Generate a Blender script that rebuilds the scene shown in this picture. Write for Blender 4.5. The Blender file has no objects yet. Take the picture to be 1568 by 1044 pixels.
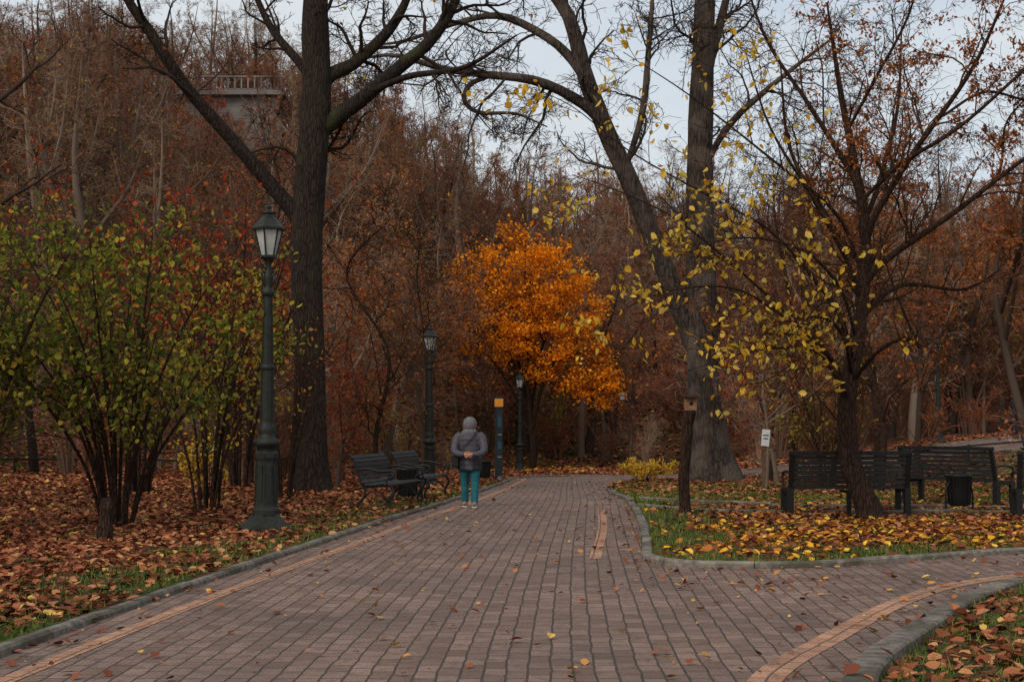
import bpy, bmesh, math, numpy as np
from mathutils import Vector, Matrix
from mathutils.geometry import delaunay_2d_cdt
rng = np.random.default_rng(7)
scene = bpy.context.scene
COL = scene.collection

# ------------------------------------------------------------------ materials
def new_mat(name):
    m = bpy.data.materials.new(name); m.use_nodes = True
    nt = m.node_tree; nt.nodes.clear()
    out = nt.nodes.new('ShaderNodeOutputMaterial')
    return m, nt, out
def N(nt, t, ins=None, **kw):
    n = nt.nodes.new(t)
    for k, v in kw.items(): setattr(n, k, v)
    if ins:
        for k, v in ins.items():
            s = n.inputs[k]
            if isinstance(v, bpy.types.NodeSocket): nt.links.new(v, s)
            else: s.default_value = v
    return n
def c4(c): return (c[0], c[1], c[2], 1)
def ramp(nt, fac, stops, interp='LINEAR'):
    n = nt.nodes.new('ShaderNodeValToRGB'); n.color_ramp.interpolation = interp
    e = n.color_ramp.elements
    while len(e) > 1: e.remove(e[-1])
    e[0].position = stops[0][0]; e[0].color = c4(stops[0][1])
    for p, c in stops[1:]:
        x = e.new(p); x.color = c4(c)
    nt.links.new(fac, n.inputs[0]); return n.outputs[0]
def mix(nt, fac, a, b, mode='MIX'):
    n = nt.nodes.new('ShaderNodeMix'); n.data_type = 'RGBA'; n.blend_type = mode
    for s, v in ((n.inputs[0], fac), (n.inputs[6], a), (n.inputs[7], b)):
        if isinstance(v, bpy.types.NodeSocket): nt.links.new(v, s)
        elif isinstance(v, (int, float)): s.default_value = v
        else: s.default_value = c4(v)
    return n.outputs[2]
def g(v): return (v, v, v)
def bsdf(nt, out, col, rough=.8, bump=None, bs=.5, bd=.02, spec=.3, metal=0):
    p = N(nt, 'ShaderNodeBsdfPrincipled')
    if isinstance(col, bpy.types.NodeSocket): nt.links.new(col, p.inputs['Base Color'])
    else: p.inputs['Base Color'].default_value = c4(col)
    if isinstance(rough, bpy.types.NodeSocket): nt.links.new(rough, p.inputs['Roughness'])
    else: p.inputs['Roughness'].default_value = rough
    p.inputs['Specular IOR Level'].default_value = spec
    p.inputs['Metallic'].default_value = metal
    if bump is not None:
        b = N(nt, 'ShaderNodeBump', {'Strength': bs, 'Distance': bd, 'Height': bump})
        nt.links.new(b.outputs[0], p.inputs['Normal'])
    nt.links.new(p.outputs[0], out.inputs[0]); return p
def simple(name, col, rough=.6, var=.25, scale=20, spec=.3, bs=.2, metal=0):
    m, nt, out = new_mat(name)
    tc = N(nt, 'ShaderNodeTexCoord')
    n = N(nt, 'ShaderNodeTexNoise', {'Vector': tc.outputs['Object'], 'Scale': scale, 'Detail': 5})
    c = ramp(nt, n.outputs[0], [(.3, [x*(1-var) for x in col]), (.7, [min(1, x*(1+var)) for x in col])])
    bsdf(nt, out, c, rough, n.outputs[0], bs, .01, spec, metal); return m
def leaf_mat(name, stops, trans=.3, rough=.6):
    m, nt, out = new_mat(name)
    geo = N(nt, 'ShaderNodeNewGeometry')
    c = ramp(nt, geo.outputs['Random Per Island'], stops)
    d = N(nt, 'ShaderNodeBsdfDiffuse', {'Color': c})
    if trans < .15:
        nt.links.new(d.outputs[0], out.inputs[0]); return m
    t = N(nt, 'ShaderNodeBsdfTranslucent', {'Color': c})
    mx = N(nt, 'ShaderNodeMixShader', {0: trans, 1: d.outputs[0], 2: t.outputs[0]})
    nt.links.new(mx.outputs[0], out.inputs[0]); return m
def bark_mat(name, ca, cb, moss=0., sc=6., patch=False):
    m, nt, out = new_mat(name)
    tc = N(nt, 'ShaderNodeTexCoord')
    mp = N(nt, 'ShaderNodeMapping', {'Vector': tc.outputs['Object'], 'Scale': (sc*1.6, sc*1.6, sc*.28)})
    n1 = N(nt, 'ShaderNodeTexNoise', {'Vector': mp.outputs[0], 'Scale': 2., 'Detail': 6, 'Roughness': .7})
    v = N(nt, 'ShaderNodeTexVoronoi', {'Vector': mp.outputs[0], 'Scale': 2.2}, feature='DISTANCE_TO_EDGE')
    n2 = N(nt, 'ShaderNodeTexNoise', {'Vector': tc.outputs['Object'], 'Scale': 1.3, 'Detail': 3})
    c = ramp(nt, n1.outputs[0], [(.3, ca), (.7, cb)])
    e = ramp(nt, v.outputs[0], [(0, g(.35)), (.18, g(1))])
    c = mix(nt, 1., c, e, 'MULTIPLY')
    if moss:
        f = ramp(nt, n2.outputs[0], [(.5, g(0)), (.65, g(moss))])
        c = mix(nt, f, c, (.05, .055, .018))
    if patch:
        f = ramp(nt, n2.outputs[0], [(.45, g(0)), (.6, g(.6))])
        c = mix(nt, f, c, (.13, .10, .08))
    h = mix(nt, .5, n1.outputs[0], e)
    bsdf(nt, out, c, .95, h, .9, .05, .15); return m

M_bark_dark = bark_mat('bark_dark', (.02, .014, .011), (.06, .042, .032), .25)
M_bark_grey = bark_mat('bark_grey', (.037, .027, .022), (.095, .07, .056), .1, 3., True)
M_bark_brown = bark_mat('bark_brown', (.03, .016, .011), (.082, .045, .03), 0, 9)
M_bark_moss = bark_mat('bark_moss', (.018, .014, .012), (.05, .04, .03), .8)
def twig_mat(name, stops):
    m, nt, out = new_mat(name)
    oi = N(nt, 'ShaderNodeObjectInfo')
    c = ramp(nt, oi.outputs['Random'], stops)
    d = N(nt, 'ShaderNodeBsdfDiffuse', {'Color': c}); nt.links.new(d.outputs[0], out.inputs[0]); return m
M_twig = twig_mat('bark_far', [(0, (.14, .06, .037)), (.3, (.21, .095, .056)), (.55, (.11, .068, .048)), (.8, (.21, .13, .088)), (1, (.27, .185, .13))])
M_trunk = twig_mat('bark_far_trunk', [(0, (.04, .028, .023)), (.4, (.085, .06, .046)), (.75, (.16, .115, .085)), (1, (.26, .20, .15))])
def isl_mat(name, stops):
    m, nt, out = new_mat(name); geo = N(nt, 'ShaderNodeNewGeometry')
    c = ramp(nt, geo.outputs['Random Per Island'], stops); d = N(nt, 'ShaderNodeBsdfDiffuse', {'Color': c}); nt.links.new(d.outputs[0], out.inputs[0]); return m
M_tw_dark = isl_mat('twig_dark', [(0, (.022, .016, .013)), (1, (.055, .04, .03))])
M_tw_brown = isl_mat('twig_brown', [(0, (.03, .016, .011)), (1, (.085, .047, .03))])
M_tw_grey = isl_mat('twig_grey', [(0, (.03, .023, .02)), (1, (.08, .06, .048))])
M_leaf_rust = leaf_mat('leaf_rust', [(0, (.17, .05, .021)), (.5, (.33, .10, .031)), (1, (.48, .18, .047))])
M_leaf_fall = leaf_mat('leaf_fallen_rust', [(0, (.07, .026, .019)), (.3, (.17, .055, .031)), (.6, (.29, .098, .047)), (.85, (.39, .15, .07)), (.96, (.46, .24, .11)), (1, (.58, .38, .08))], .1)
M_leaf_isl = leaf_mat('leaf_fallen_gold', [(0, (.12, .045, .025)), (.4, (.28, .095, .036)), (.65, (.48, .18, .03)), (.87, (.68, .33, .03)), (1, (.76, .50, .07))], .1)
M_leaf_path = leaf_mat('leaf_fallen_path', [(0, (.09, .03, .02)), (.45, (.24, .08, .04)), (.75, (.40, .16, .06)), (.93, (.56, .32, .08)), (1, (.66, .46, .13))], .1)
M_leaf_orange = leaf_mat('leaf_orange', [(0, (.5, .12, .006)), (.4, (.75, .22, .008)), (.75, (.85, .31, .012)), (1, (.88, .42, .04))], .35)
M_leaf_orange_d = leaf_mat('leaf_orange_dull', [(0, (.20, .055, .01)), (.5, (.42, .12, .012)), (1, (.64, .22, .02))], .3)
M_leaf_yellow = leaf_mat('leaf_yellow', [(0, (.55, .31, .03)), (.5, (.74, .45, .045)), (.85, (.82, .57, .13)), (1, (.45, .40, .07))], .4)
M_leaf_green = leaf_mat('leaf_green', [(0, (.055, .075, .018)), (.4, (.12, .14, .028)), (.75, (.25, .24, .038)), (.95, (.46, .37, .05)), (1, (.50, .18, .03))], .4)
M_leaf_ygreen = leaf_mat('leaf_yellow_green', [(0, (.12, .12, .025)), (.5, (.28, .24, .038)), (.9, (.48, .37, .045)), (1, (.55, .24, .03))], .4)
M_leaf_red = leaf_mat('leaf_red', [(0, (.20, .025, .015)), (.6, (.42, .06, .023)), (1, (.55, .14, .035))], .3)
M_grass = leaf_mat('grass_blades', [(0, (.045, .065, .014)), (.6, (.10, .14, .028)), (1, (.2, .19, .05))], .1)

# ------------------------------------------------------------------ mesh helpers
def add_obj(name, me, parent=None, loc=(0, 0, 0), rot=(0, 0, 0), sc=None):
    o = bpy.data.objects.new(name, me); COL.objects.link(o)
    o.location = loc; o.rotation_euler = rot
    if sc is not None: o.scale = (sc, sc, sc) if isinstance(sc, (int, float)) else sc
    if parent: o.parent = parent
    return o
class QM:
    def __init__(s): s.V = []; s.F = []; s.M = []; s.S = []; s.n = 0
    def add(s, V, F, mi=0, smooth=True):
        V = np.asarray(V, float).reshape(-1, 3); F = np.asarray(F, int).reshape(-1, 4)
        s.V.append(V); s.F.append(F+s.n); s.M.append(np.full(len(F), mi)); s.S.append(np.full(len(F), smooth)); s.n += len(V)
    def mesh(s, name, mats):
        V = np.concatenate(s.V); F = np.concatenate(s.F); M = np.concatenate(s.M); S = np.concatenate(s.S)
        me = bpy.data.meshes.new(name)
        me.vertices.add(len(V)); me.vertices.foreach_set('co', V.astype(np.float32).ravel())
        me.loops.add(4*len(F)); me.loops.foreach_set('vertex_index', F.astype(np.int32).ravel())
        me.polygons.add(len(F)); me.polygons.foreach_set('loop_start', (np.arange(len(F))*4).astype(np.int32))
        me.polygons.foreach_set('material_index', M.astype(np.int32))
        me.polygons.foreach_set('use_smooth', S.astype(bool))
        for m in mats: me.materials.append(m)
        me.update(calc_edges=True); return me
def nrm(a): return a/np.maximum(np.linalg.norm(a, axis=-1, keepdims=True), 1e-9)
def tubes(qm, pts, rad, k, mi=0, rough=0.):
    m, n, _ = pts.shape
    tan = nrm(np.gradient(pts, axis=1))
    mean = nrm(pts[:, -1]-pts[:, 0])
    ref = np.where(np.abs(mean[:, 2:3]) < .75, np.array([[0, 0, 1.]]), np.array([[1., 0, 0]]))[:, None, :]
    a = nrm(np.cross(tan, np.broadcast_to(ref, tan.shape))); b = np.cross(tan, a)
    if k == 2:
        ph = np.random.default_rng(m).uniform(0, 3.14, (m, 1, 1)); w = (a*np.cos(ph)+b*np.sin(ph))*rad[:, :, None]*1.15
        V = np.stack([pts-w, pts+w], 2); idx = np.arange(m*n*2).reshape(m, n, 2)
        F = np.stack([idx[:, :-1, 0], idx[:, :-1, 1], idx[:, 1:, 1], idx[:, 1:, 0]], -1).reshape(-1, 4)
        qm.add(V.reshape(-1, 3), F, mi, False); return
    th = np.arange(k)*2*np.pi/k
    R = rad[:, :, None, None]
    if rough:
        lob = 1+rough*np.sin(th*3+1.)[None, None, :, None]+rough*.8*rng.normal(0, 1, (m, n, k, 1))
        R = R*lob
    ring = pts[:, :, None, :]+R*(np.cos(th)[None, None, :, None]*a[:, :, None, :]+np.sin(th)[None, None, :, None]*b[:, :, None, :])
    idx = np.arange(m*n*k).reshape(m, n, k)
    nx = np.roll(idx, -1, axis=2)
    F = np.stack([idx[:, :-1], nx[:, :-1], nx[:, 1:], idx[:, 1:]], -1).reshape(-1, 4)
    qm.add(ring.reshape(-1, 3), F, mi)
def resample(cp, n):
    cp = np.asarray(cp, float)
    P = np.vstack([2*cp[0]-cp[1], cp, 2*cp[-1]-cp[-2]])
    t = np.linspace(0, len(cp)-1-1e-6, n); i = t.astype(int); f = (t-i)[:, None]
    p0, p1, p2, p3 = P[i], P[i+1], P[i+2], P[i+3]
    return .5*((2*p1)+(-p0+p2)*f+(2*p0-5*p1+4*p2-p3)*f**2+(-p0+3*p1-3*p2+p3)*f**3)
def grow(r, P, D, L, n, wob, up):
    m = len(P); pts = np.zeros((m, n, 3)); p = P.copy(); d = D.copy()
    for i in range(n):
        pts[:, i] = p
        d = nrm(d+r.normal(0, wob, (m, 3))+np.array([0, 0, up]))
        p = p+d*(L/(n-1))[:, None]
    return pts
def spawn(r, pts, rad, Lp, c, t0, t1, a0, a1, l0, l1, rr, taper=.5):
    m, n, _ = pts.shape
    t = r.uniform(t0, t1, (m, c)); f = t*(n-1); i = np.clip(f.astype(int), 0, n-2); w = f-i
    mi = np.arange(m)[:, None]
    base = pts[mi, i]*(1-w[..., None])+pts[mi, i+1]*w[..., None]
    tan = nrm(pts[mi, i+1]-pts[mi, i])
    q = nrm(np.cross(tan, r.normal(0, 1, tan.shape)))
    a = np.radians(r.uniform(a0, a1, (m, c)))[..., None]
    D = tan*np.cos(a)+q*np.sin(a)
    L = Lp[:, None]*r.uniform(l0, l1, (m, c))*(1.1-taper*t)
    R = (rad[mi, i]*(1-w)+rad[mi, i+1]*w)*rr
    return base.reshape(-1, 3), D.reshape(-1, 3), L.ravel(), R.ravel()
def taper(R, n, e=.25, rmin=.003):
    return np.maximum(R[:, None]*np.linspace(1, e, n)[None, :], rmin)
def leaves(qm, pos, size, mi, r, mode='air', aspect=.6):
    m = len(pos)
    if m == 0: return
    if mode == 'air':
        u = nrm(r.normal(0, 1, (m, 3))+np.array([0, 0, -.7])); w = nrm(np.cross(u, r.normal(0, 1, (m, 3))))
    else:
        az = r.uniform(0, 2*np.pi, m); u = np.stack([np.cos(az), np.sin(az), r.normal(0, .3, m)], -1); u = nrm(u)
        up = nrm(np.stack([r.normal(0, .35, m), r.normal(0, .35, m), np.ones(m)], -1)); w = nrm(np.cross(up, u))
    nn = np.cross(u, w)
    s = size[:, None] if hasattr(size, '__len__') else np.full((m, 1), size)
    cu = r.uniform(-.05, .3, (m, 1))
    A = aspect*r.uniform(.75, 1.25, (m, 1))
    v = np.stack([pos-u*s*.5, pos-u*s*.22+w*s*A*.5+nn*s*cu*.8, pos+u*s*.18+w*s*A*.42+nn*s*cu,
                  pos+u*s*.55+nn*s*cu*.6, pos+u*s*.18-w*s*A*.42+nn*s*cu, pos-u*s*.22-w*s*A*.5+nn*s*cu*.8], 1)
    i = np.arange(m)[:, None]*6
    F = np.concatenate([i+np.array([[0, 1, 2, 3]]), i+np.array([[0, 3, 4, 5]])], 1).reshape(-1, 4)
    qm.add(v.reshape(-1, 3), F, mi, False)

# ------------------------------------------------------------------ terrain
def fn(x, y, s, p=0.):
    return (np.sin(x*s+1.3+p)*np.cos(y*s*1.1+.7)+.6*np.sin(x*s*2.3-y*s*1.7+p)+.4*np.sin(x*s*4.1+y*s*4.9+2*p)+.3*np.cos(x*s*9.3-y*s*8.1))/2.3
def sst(a, b, v):
    t = np.clip((v-a)/(b-a), 0, 1); return t*t*(3-2*t)
def T(x, y):
    x = np.asarray(x, float); y = np.asarray(y, float)
    z = -.02*np.clip(y-27, 0, 35)
    z = z+1.65*sst(5, 22, x)*sst(36, 52, y)
    H = np.interp(x, [-90, -60, -26, -10, 0, 15, 45, 90], [38, 36, 31, 26, 21.5, 16.5, 14.5, 14.5])
    y0 = np.interp(x, [-90, -60, -26, -10, 0, 15, 45], [25, 25, 32, 50, 66, 72, 72])
    t = np.clip((y-y0)/(130-y0), 0, 1)
    z = z+H*t**1.15
    z = z+.25*sst(4.5, 12, -x)*sst(3, 30, y)
    z = z+.5*fn(x, y, .12)*sst(60, 90, y)
    return z
left_cp = [(-3.95, -8), (-3.8, 0), (-3.5, 6), (-3.27, 9.1), (-2.88, 13), (-2.42, 16.8), (-1.72, 22.5), (-1.1, 27), (-.5, 36), (-.1, 44), (.3, 49), (2, 52.3), (6, 53.2), (16, 52), (34, 50)]
far_cp = [(34, 45), (16, 47), (9, 47.3), (5, 46), (3.3, 42), (2.4, 36), (2.15, 31), (2.14, 27.2), (1.85, 21), (1.42, 15.6)]
isl_cp = [(1.42, 15.6), (1.6, 14.9), (2.13, 14.65), (3.15, 14.7), (3.99, 15.2), (5.88, 16.3), (9, 17.3), (14, 18), (34, 19)]
br_cp = [(34, 16.6), (14, 15.9), (10, 15.4), (6.5, 14.3), (4.74, 13.2), (3.74, 11.9), (2.62, 9.75), (1.9, 8.19), (1.55, 6.5), (1.4, 4), (1.4, 0), (1.4, -8)]
def smooth_line(cp, step=.3):
    a = np.asarray(cp, float); L = np.linalg.norm(np.diff(a, axis=0), axis=1).sum()
    p = resample(a, max(40, int(L/step*3)))
    d = np.concatenate([[0], np.cumsum(np.linalg.norm(np.diff(p, axis=0), axis=1))])
    s = np.linspace(0, d[-1], max(4, int(d[-1]/step)))
    return np.stack([np.interp(s, d, p[:, 0]), np.interp(s, d, p[:, 1])], -1)
LL, FL, IL, BL = [smooth_line(c) for c in (left_cp, far_cp, isl_cp, br_cp)]
poly = np.vstack([LL, FL, IL[1:], BL])
def inside(x, y, pg):
    x = x.ravel(); y = y.ravel(); r = np.zeros(len(x), bool)
    x0, y0 = pg[:, 0], pg[:, 1]; x1, y1 = np.roll(x0, -1), np.roll(y0, -1)
    for a, b, c, d in zip(x0, y0, x1, y1):
        if b == d: continue
        cnd = ((b > y) != (d > y)) & (x < (c-a)*(y-b)/(d-b)+a); r ^= cnd
    return r
def pdist(x, y, pg, closed=True):
    x = x.ravel(); y = y.ravel(); best = np.full(len(x), 1e9)
    q = np.roll(pg, -1, 0) if closed else pg[1:]
    for (a, b), (c, d) in zip(pg if closed else pg[:-1], q):
        dx, dy = c-a, d-b; l = dx*dx+dy*dy
        if l < 1e-9: continue
        t = np.clip(((x-a)*dx+(y-b)*dy)/l, 0, 1)
        best = np.minimum(best, (x-a-t*dx)**2+(y-b-t*dy)**2)
    return np.sqrt(best)
def sdist(x, y):
    shp = np.shape(x); x = np.asarray(x, float); y = np.asarray(y, float)
    return (pdist(x, y, poly)*np.where(inside(x, y, poly), -1, 1)).reshape(shp)
def grassy(x, y, sd):
    n = fn(x, y, 1.7)
    l = np.clip(1.45-sd/1.25, 0, 1)*(.62+.7*n)*(x < 0)
    i = (x > 0) & (y > 14) & (y < 30)
    isl = i*np.clip(1.3-sd/1.3, 0, 1)*(.68+.55*n)+i*.45*(n > .18)
    br = ((x > 0) & (y < 14.5))*(.6+.45*n)
    far = sst(50, 55, y)*(1-sst(70, 84, y))*sst(-5, 0, x)*(1-sst(7, 13, x))*(.44+.55*fn(x, y, .55)+.2*fn(x, y, 2.1))
    mid = (x > 2)*(y > 25)*(y < 50)*(.55+.5*fn(x, y, .8, 2.))
    lf = .4*(x < 0)*(n > .3)*(y < 50)
    return np.clip(l+isl+br+far+mid+lf, 0, 1)
def LZ(x, y): return float(T(x, y))+.03

xs = np.concatenate([[-600, -400, -260], np.arange(-180, -60, 10), np.arange(-60, -22, 2), np.arange(-22, -9, .6), np.arange(-9, 9, .13), np.arange(9, 22, .5), np.arange(22, 60, 2), np.arange(60, 190, 10), [260, 400, 600]])
ys = np.concatenate([[-300, -100, -40, -20, -10, -5, 0, 2, 4], np.arange(5, 28, .13), np.arange(28, 56, .35), np.arange(56, 90, .8), np.arange(90, 140, 1.5), np.arange(140, 300, 12), [350, 500, 700]])
GX, GY = np.meshgrid(xs, ys)
SD = sdist(GX, GY)
GZ = T(GX, GY)-.08+sst(0.0, .1, SD)*.11
GZ = GZ+np.where(SD > .3, .03*fn(GX, GY, 1.1), 0)+sst(55, 60, GY)*.12*fn(GX, GY, .7, 1.)
ny, nx_ = GX.shape
idx = np.arange(ny*nx_).reshape(ny, nx_)
Fq = np.stack([idx[:-1, :-1], idx[:-1, 1:], idx[1:, 1:], idx[1:, :-1]], -1).reshape(-1, 4)
qm = QM(); qm.add(np.stack([GX, GY, GZ], -1).reshape(-1, 3), Fq, 0)
m, nt, out = new_mat('ground_leaf_litter')
tc = N(nt, 'ShaderNodeTexCoord'); P = tc.outputs['Object']
wn = N(nt, 'ShaderNodeTexNoise', {'Vector': P, 'Scale': 7., 'Detail': 2})
vp = mix(nt, .08, P, wn.outputs[1])
v1 = N(nt, 'ShaderNodeTexVoronoi', {'Vector': vp, 'Scale': 11.})
s1 = N(nt, 'ShaderNodeSeparateColor', {0: v1.outputs['Color']})
lc = ramp(nt, s1.outputs[0], [(0, (.05, .021, .016)), (.4, (.14, .047, .028)), (.75, (.24, .082, .041)), (1, (.35, .14, .063))])
nb = N(nt, 'ShaderNodeTexNoise', {'Vector': P, 'Scale': .35, 'Detail': 4})
dk = ramp(nt, nb.outputs[0], [(.3, g(.5)), (.7, g(1.1))])
lc = mix(nt, 1., lc, dk, 'MULTIPLY')
ng = N(nt, 'ShaderNodeTexNoise', {'Vector': P, 'Scale': 30., 'Detail': 2})
gc = ramp(nt, ng.outputs[0], [(.3, (.03, .038, .011)), (.7, (.10, .115, .032))])
gc = mix(nt, 1., gc, dk, 'MULTIPLY')
at = N(nt, 'ShaderNodeAttribute', attribute_name='grass')
gn = N(nt, 'ShaderNodeMath', {0: at.outputs['Fac'], 1: s1.outputs[1]}, operation='ADD')
gm = ramp(nt, gn.outputs[0], [(.85, g(0)), (1., g(1))])
c = mix(nt, gm, lc, gc)
bsdf(nt, out, c, .9, v1.outputs['Distance'], .7, .04, .15)
M_ground = m
me = qm.mesh('ground', [M_ground])
at = me.attributes.new('grass', 'FLOAT', 'POINT'); at.data.foreach_set('value', grassy(GX, GY, SD).astype(np.float32).ravel())
add_obj('ground', me)

# ------------------------------------------------------------------ path
def cdt_mesh(name, pg, step, zoff, mat_, uvf, far_step=1.2):
    x0, y0 = pg.min(0); x1, y1 = pg.max(0)
    gx, gy = np.meshgrid(np.arange(x0, x1, step), np.arange(y0, y1, step))
    gx = gx.ravel(); gy = gy.ravel()
    ok = inside(gx, gy, pg) & (pdist(gx, gy, pg) > step*.4)
    vs = [Vector(p) for p in pg]+[Vector((a, b)) for a, b in zip(gx[ok], gy[ok])]
    n = len(pg); ed = [(i, (i+1) % n) for i in range(n)]
    v, e, f, _, _, _ = delaunay_2d_cdt(vs, ed, [], 1, 1e-5)
    co = np.array([(p.x, p.y) for p in v]); z = T(co[:, 0], co[:, 1])+zoff
    me = bpy.data.meshes.new(name); me.from_pydata([(a, b, float(c)) for (a, b), c in zip(co, z)], [], [list(q) for q in f])
    uv = me.uv_layers.new(name='UVMap'); li = np.zeros(len(me.loops), np.int32); me.loops.foreach_get('vertex_index', li)
    U = uvf(co[:, 0], co[:, 1]); uv.data.foreach_set('uv', U[li].astype(np.float32).ravel())
    me.materials.append(mat_); me.update()
    for p in me.polygons: p.use_smooth = True
    if me.polygons[0].normal.z < 0: me.flip_normals()
    return me
def paver(name, ca, cb, mortar, w=.22, h=.13, ms=.009):
    m, nt, out = new_mat(name)
    tc = N(nt, 'ShaderNodeTexCoord'); UV = tc.outputs['UV']
    wn = N(nt, 'ShaderNodeTexNoise', {'Vector': UV, 'Scale': 4., 'Detail': 2})
    wv = mix(nt, .035, UV, wn.outputs[1])
    b = N(nt, 'ShaderNodeTexBrick', {'Vector': wv, 'Color1': c4(ca), 'Color2': c4(cb), 'Mortar': c4(mortar), 'Scale': 1., 'Mortar Size': ms, 'Mortar Smooth': .5, 'Bias': 0., 'Brick Width': w, 'Row Height': h})
    n1 = N(nt, 'ShaderNodeTexNoise', {'Vector': UV, 'Scale': .7, 'Detail': 6, 'Roughness': .65})
    n2 = N(nt, 'ShaderNodeTexNoise', {'Vector': UV, 'Scale': 60., 'Detail': 3})
    n3 = N(nt, 'ShaderNodeTexNoise', {'Vector': UV, 'Scale': 9., 'Detail': 4})
    a = ramp(nt, n1.outputs[0], [(.3, g(.66)), (.7, g(1.25))])
    c = mix(nt, 1., b.outputs[0], a, 'MULTIPLY')
    a2 = ramp(nt, n2.outputs[0], [(.3, g(.7)), (.7, g(1.25))])
    c = mix(nt, 1., c, a2, 'MULTIPLY')
    a3 = ramp(nt, n3.outputs[0], [(.5, g(0)), (.7, g(.6))])
    c = mix(nt, a3, c, (.09, .06, .045))
    hgt = N(nt, 'ShaderNodeMath', {0: b.outputs['Fac'], 1: -1.}, operation='MULTIPLY')
    h2 = N(nt, 'ShaderNodeMath', {0: n2.outputs[0], 1: .3}, operation='MULTIPLY')
    hs = N(nt, 'ShaderNodeMath', {0: hgt.outputs[0], 1: h2.outputs[0]}, operation='ADD')
    rg = ramp(nt, n1.outputs[0], [(.35, g(.65)), (.65, g(.9))])
    bsdf(nt, out, c, rg, hs.outputs[0], .6, .012, .25)
    return m
M_path = paver('brick_paving', (.15, .094, .071), (.24, .157, .124), (.058, .041, .032))
M_stripe = paver('terracotta_paving', (.35, .175, .105), (.45, .245, .15), (.12, .075, .055), .22, .11)
def uv_path(x, y):
    c = np.interp(y, [-10, 0, 9, 13, 17, 22.5, 27, 36, 50], [0, 0, .12, .28, .47, .78, 1.05, 1.4, 2.])
    return np.stack([y, x-c], -1)
path = add_obj('brick_path', cdt_mesh('brick_path', poly, .6, 0.0, M_path, uv_path))
def strip(pl, off, w, zoff, mat_, name, parent=None):
    t = nrm(np.gradient(pl, axis=0)); n = np.stack([t[:, 1], -t[:, 0]], -1)
    a = pl+n*off; b = pl+n*(off+w)
    s = np.concatenate([[0], np.cumsum(np.linalg.norm(np.diff(pl, axis=0), axis=1))])
    V = []
    for q in (a, b): V.append(np.stack([q[:, 0], q[:, 1], T(q[:, 0], q[:, 1])+zoff], -1))
    V = np.concatenate(V); k = len(pl); i = np.arange(k-1)
    F = np.stack([i, i+k, i+k+1, i+1], -1)
    qm = QM(); qm.add(V, F, 0); me = qm.mesh(name, [mat_])
    uv = me.uv_layers.new(name='UVMap'); U = np.concatenate([np.stack([s, np.zeros(k)], -1), np.stack([s, np.full(k, w)], -1)])
    uv.data.foreach_set('uv', U[F.ravel()].astype(np.float32).ravel())
    if me.polygons[0].normal.z < 0: me.flip_normals()
    return add_obj(name, me, parent)
lsel = LL[(LL[:, 1] < 48)]
strip(lsel, .33, .14, .004, M_stripe, 'stripe_left', path)
isel = FL[(FL[:, 1] < 24.5) & (FL[:, 1] > 15.2)]
strip(isel, .45, .13, .004, M_stripe, 'stripe_island', path)
strip(BL, .36, .2, .004, M_stripe, 'stripe_right', path)

# kerbs
def kerb_mat():
    m, nt, out = new_mat('kerb_concrete')
    tc = N(nt, 'ShaderNodeTexCoord'); geo = N(nt, 'ShaderNodeNewGeometry')
    n = N(nt, 'ShaderNodeTexNoise', {'Vector': tc.outputs['Object'], 'Scale': 12., 'Detail': 7})
    n2 = N(nt, 'ShaderNodeTexNoise', {'Vector': tc.outputs['Object'], 'Scale': 1.6, 'Detail': 5})
    c = ramp(nt, n.outputs[0], [(.3, (.10, .085, .068)), (.7, (.26, .228, .192))])
    v = ramp(nt, geo.outputs['Random Per Island'], [(0, g(.75)), (1, g(1.15))])
    c = mix(nt, 1., c, v, 'MULTIPLY')
    f = ramp(nt, n2.outputs[0], [(.45, g(0)), (.62, g(.75))])
    c = mix(nt, f, c, (.065, .055, .035))
    bsdf(nt, out, c, .9, n.outputs[0], .7, .02, .2); return m
M_kerb = kerb_mat()
def kerb(pl, name, side=-1, w=.10, hgt=.055, r=rng):
    d = np.concatenate([[0], np.cumsum(np.linalg.norm(np.diff(pl, axis=0), axis=1))])
    qm = QM(); s0 = 0
    while s0 < d[-1]-.3:
        s1 = min(s0+1., d[-1]); ss = np.linspace(s0+.006, s1-.006, 5)
        p = np.stack([np.interp(ss, d, pl[:, 0]), np.interp(ss, d, pl[:, 1])], -1)
        t = nrm(np.gradient(p, axis=0)); n = np.stack([t[:, 1], -t[:, 0]], -1)*side
        dz = r.normal(0, .007); do = r.normal(0, .008)
        ring = []
        for o, z in ((0, -.1), (0, hgt-.02), (.018, hgt), (w-.015, hgt), (w, hgt-.015), (w, -.1)):
            q = p+n*(o+do); ring.append(np.stack([q[:, 0], q[:, 1], T(q[:, 0], q[:, 1])+z+dz], -1))
        R = np.stack(ring, 1); V = R.reshape(-1, 3); F = []
        for i in range(4):
            for j in range(5): F.append((i*6+j, i*6+j+1, i*6+6+j+1, i*6+6+j))
        for b in (0, 24): F += [(b, b+1, b+4, b+5), (b+1, b+2, b+3, b+4)]
        qm.add(V, F, 0, False); s0 = s1
    return add_obj(name, qm.mesh(name, [M_kerb]))
kerb(LL, 'kerb', -1)
kerb(np.vstack([FL[:-1], IL]), 'kerb', -1, .12, .07)
kerb(BL, 'kerb', -1, .19, .09)
kerb(smooth_line([(2.35, 26.7), (3.4, 25.5), (4.5, 24.6), (8, 24.0), (14, 23.6)]), 'kerb', -1, .09, .10)
kerb(smooth_line([(2.15, 24.6), (3.0, 23.2), (4.0, 22.75), (8, 22.6), (14, 22.4)]), 'kerb', -1, .09, .10)

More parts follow.
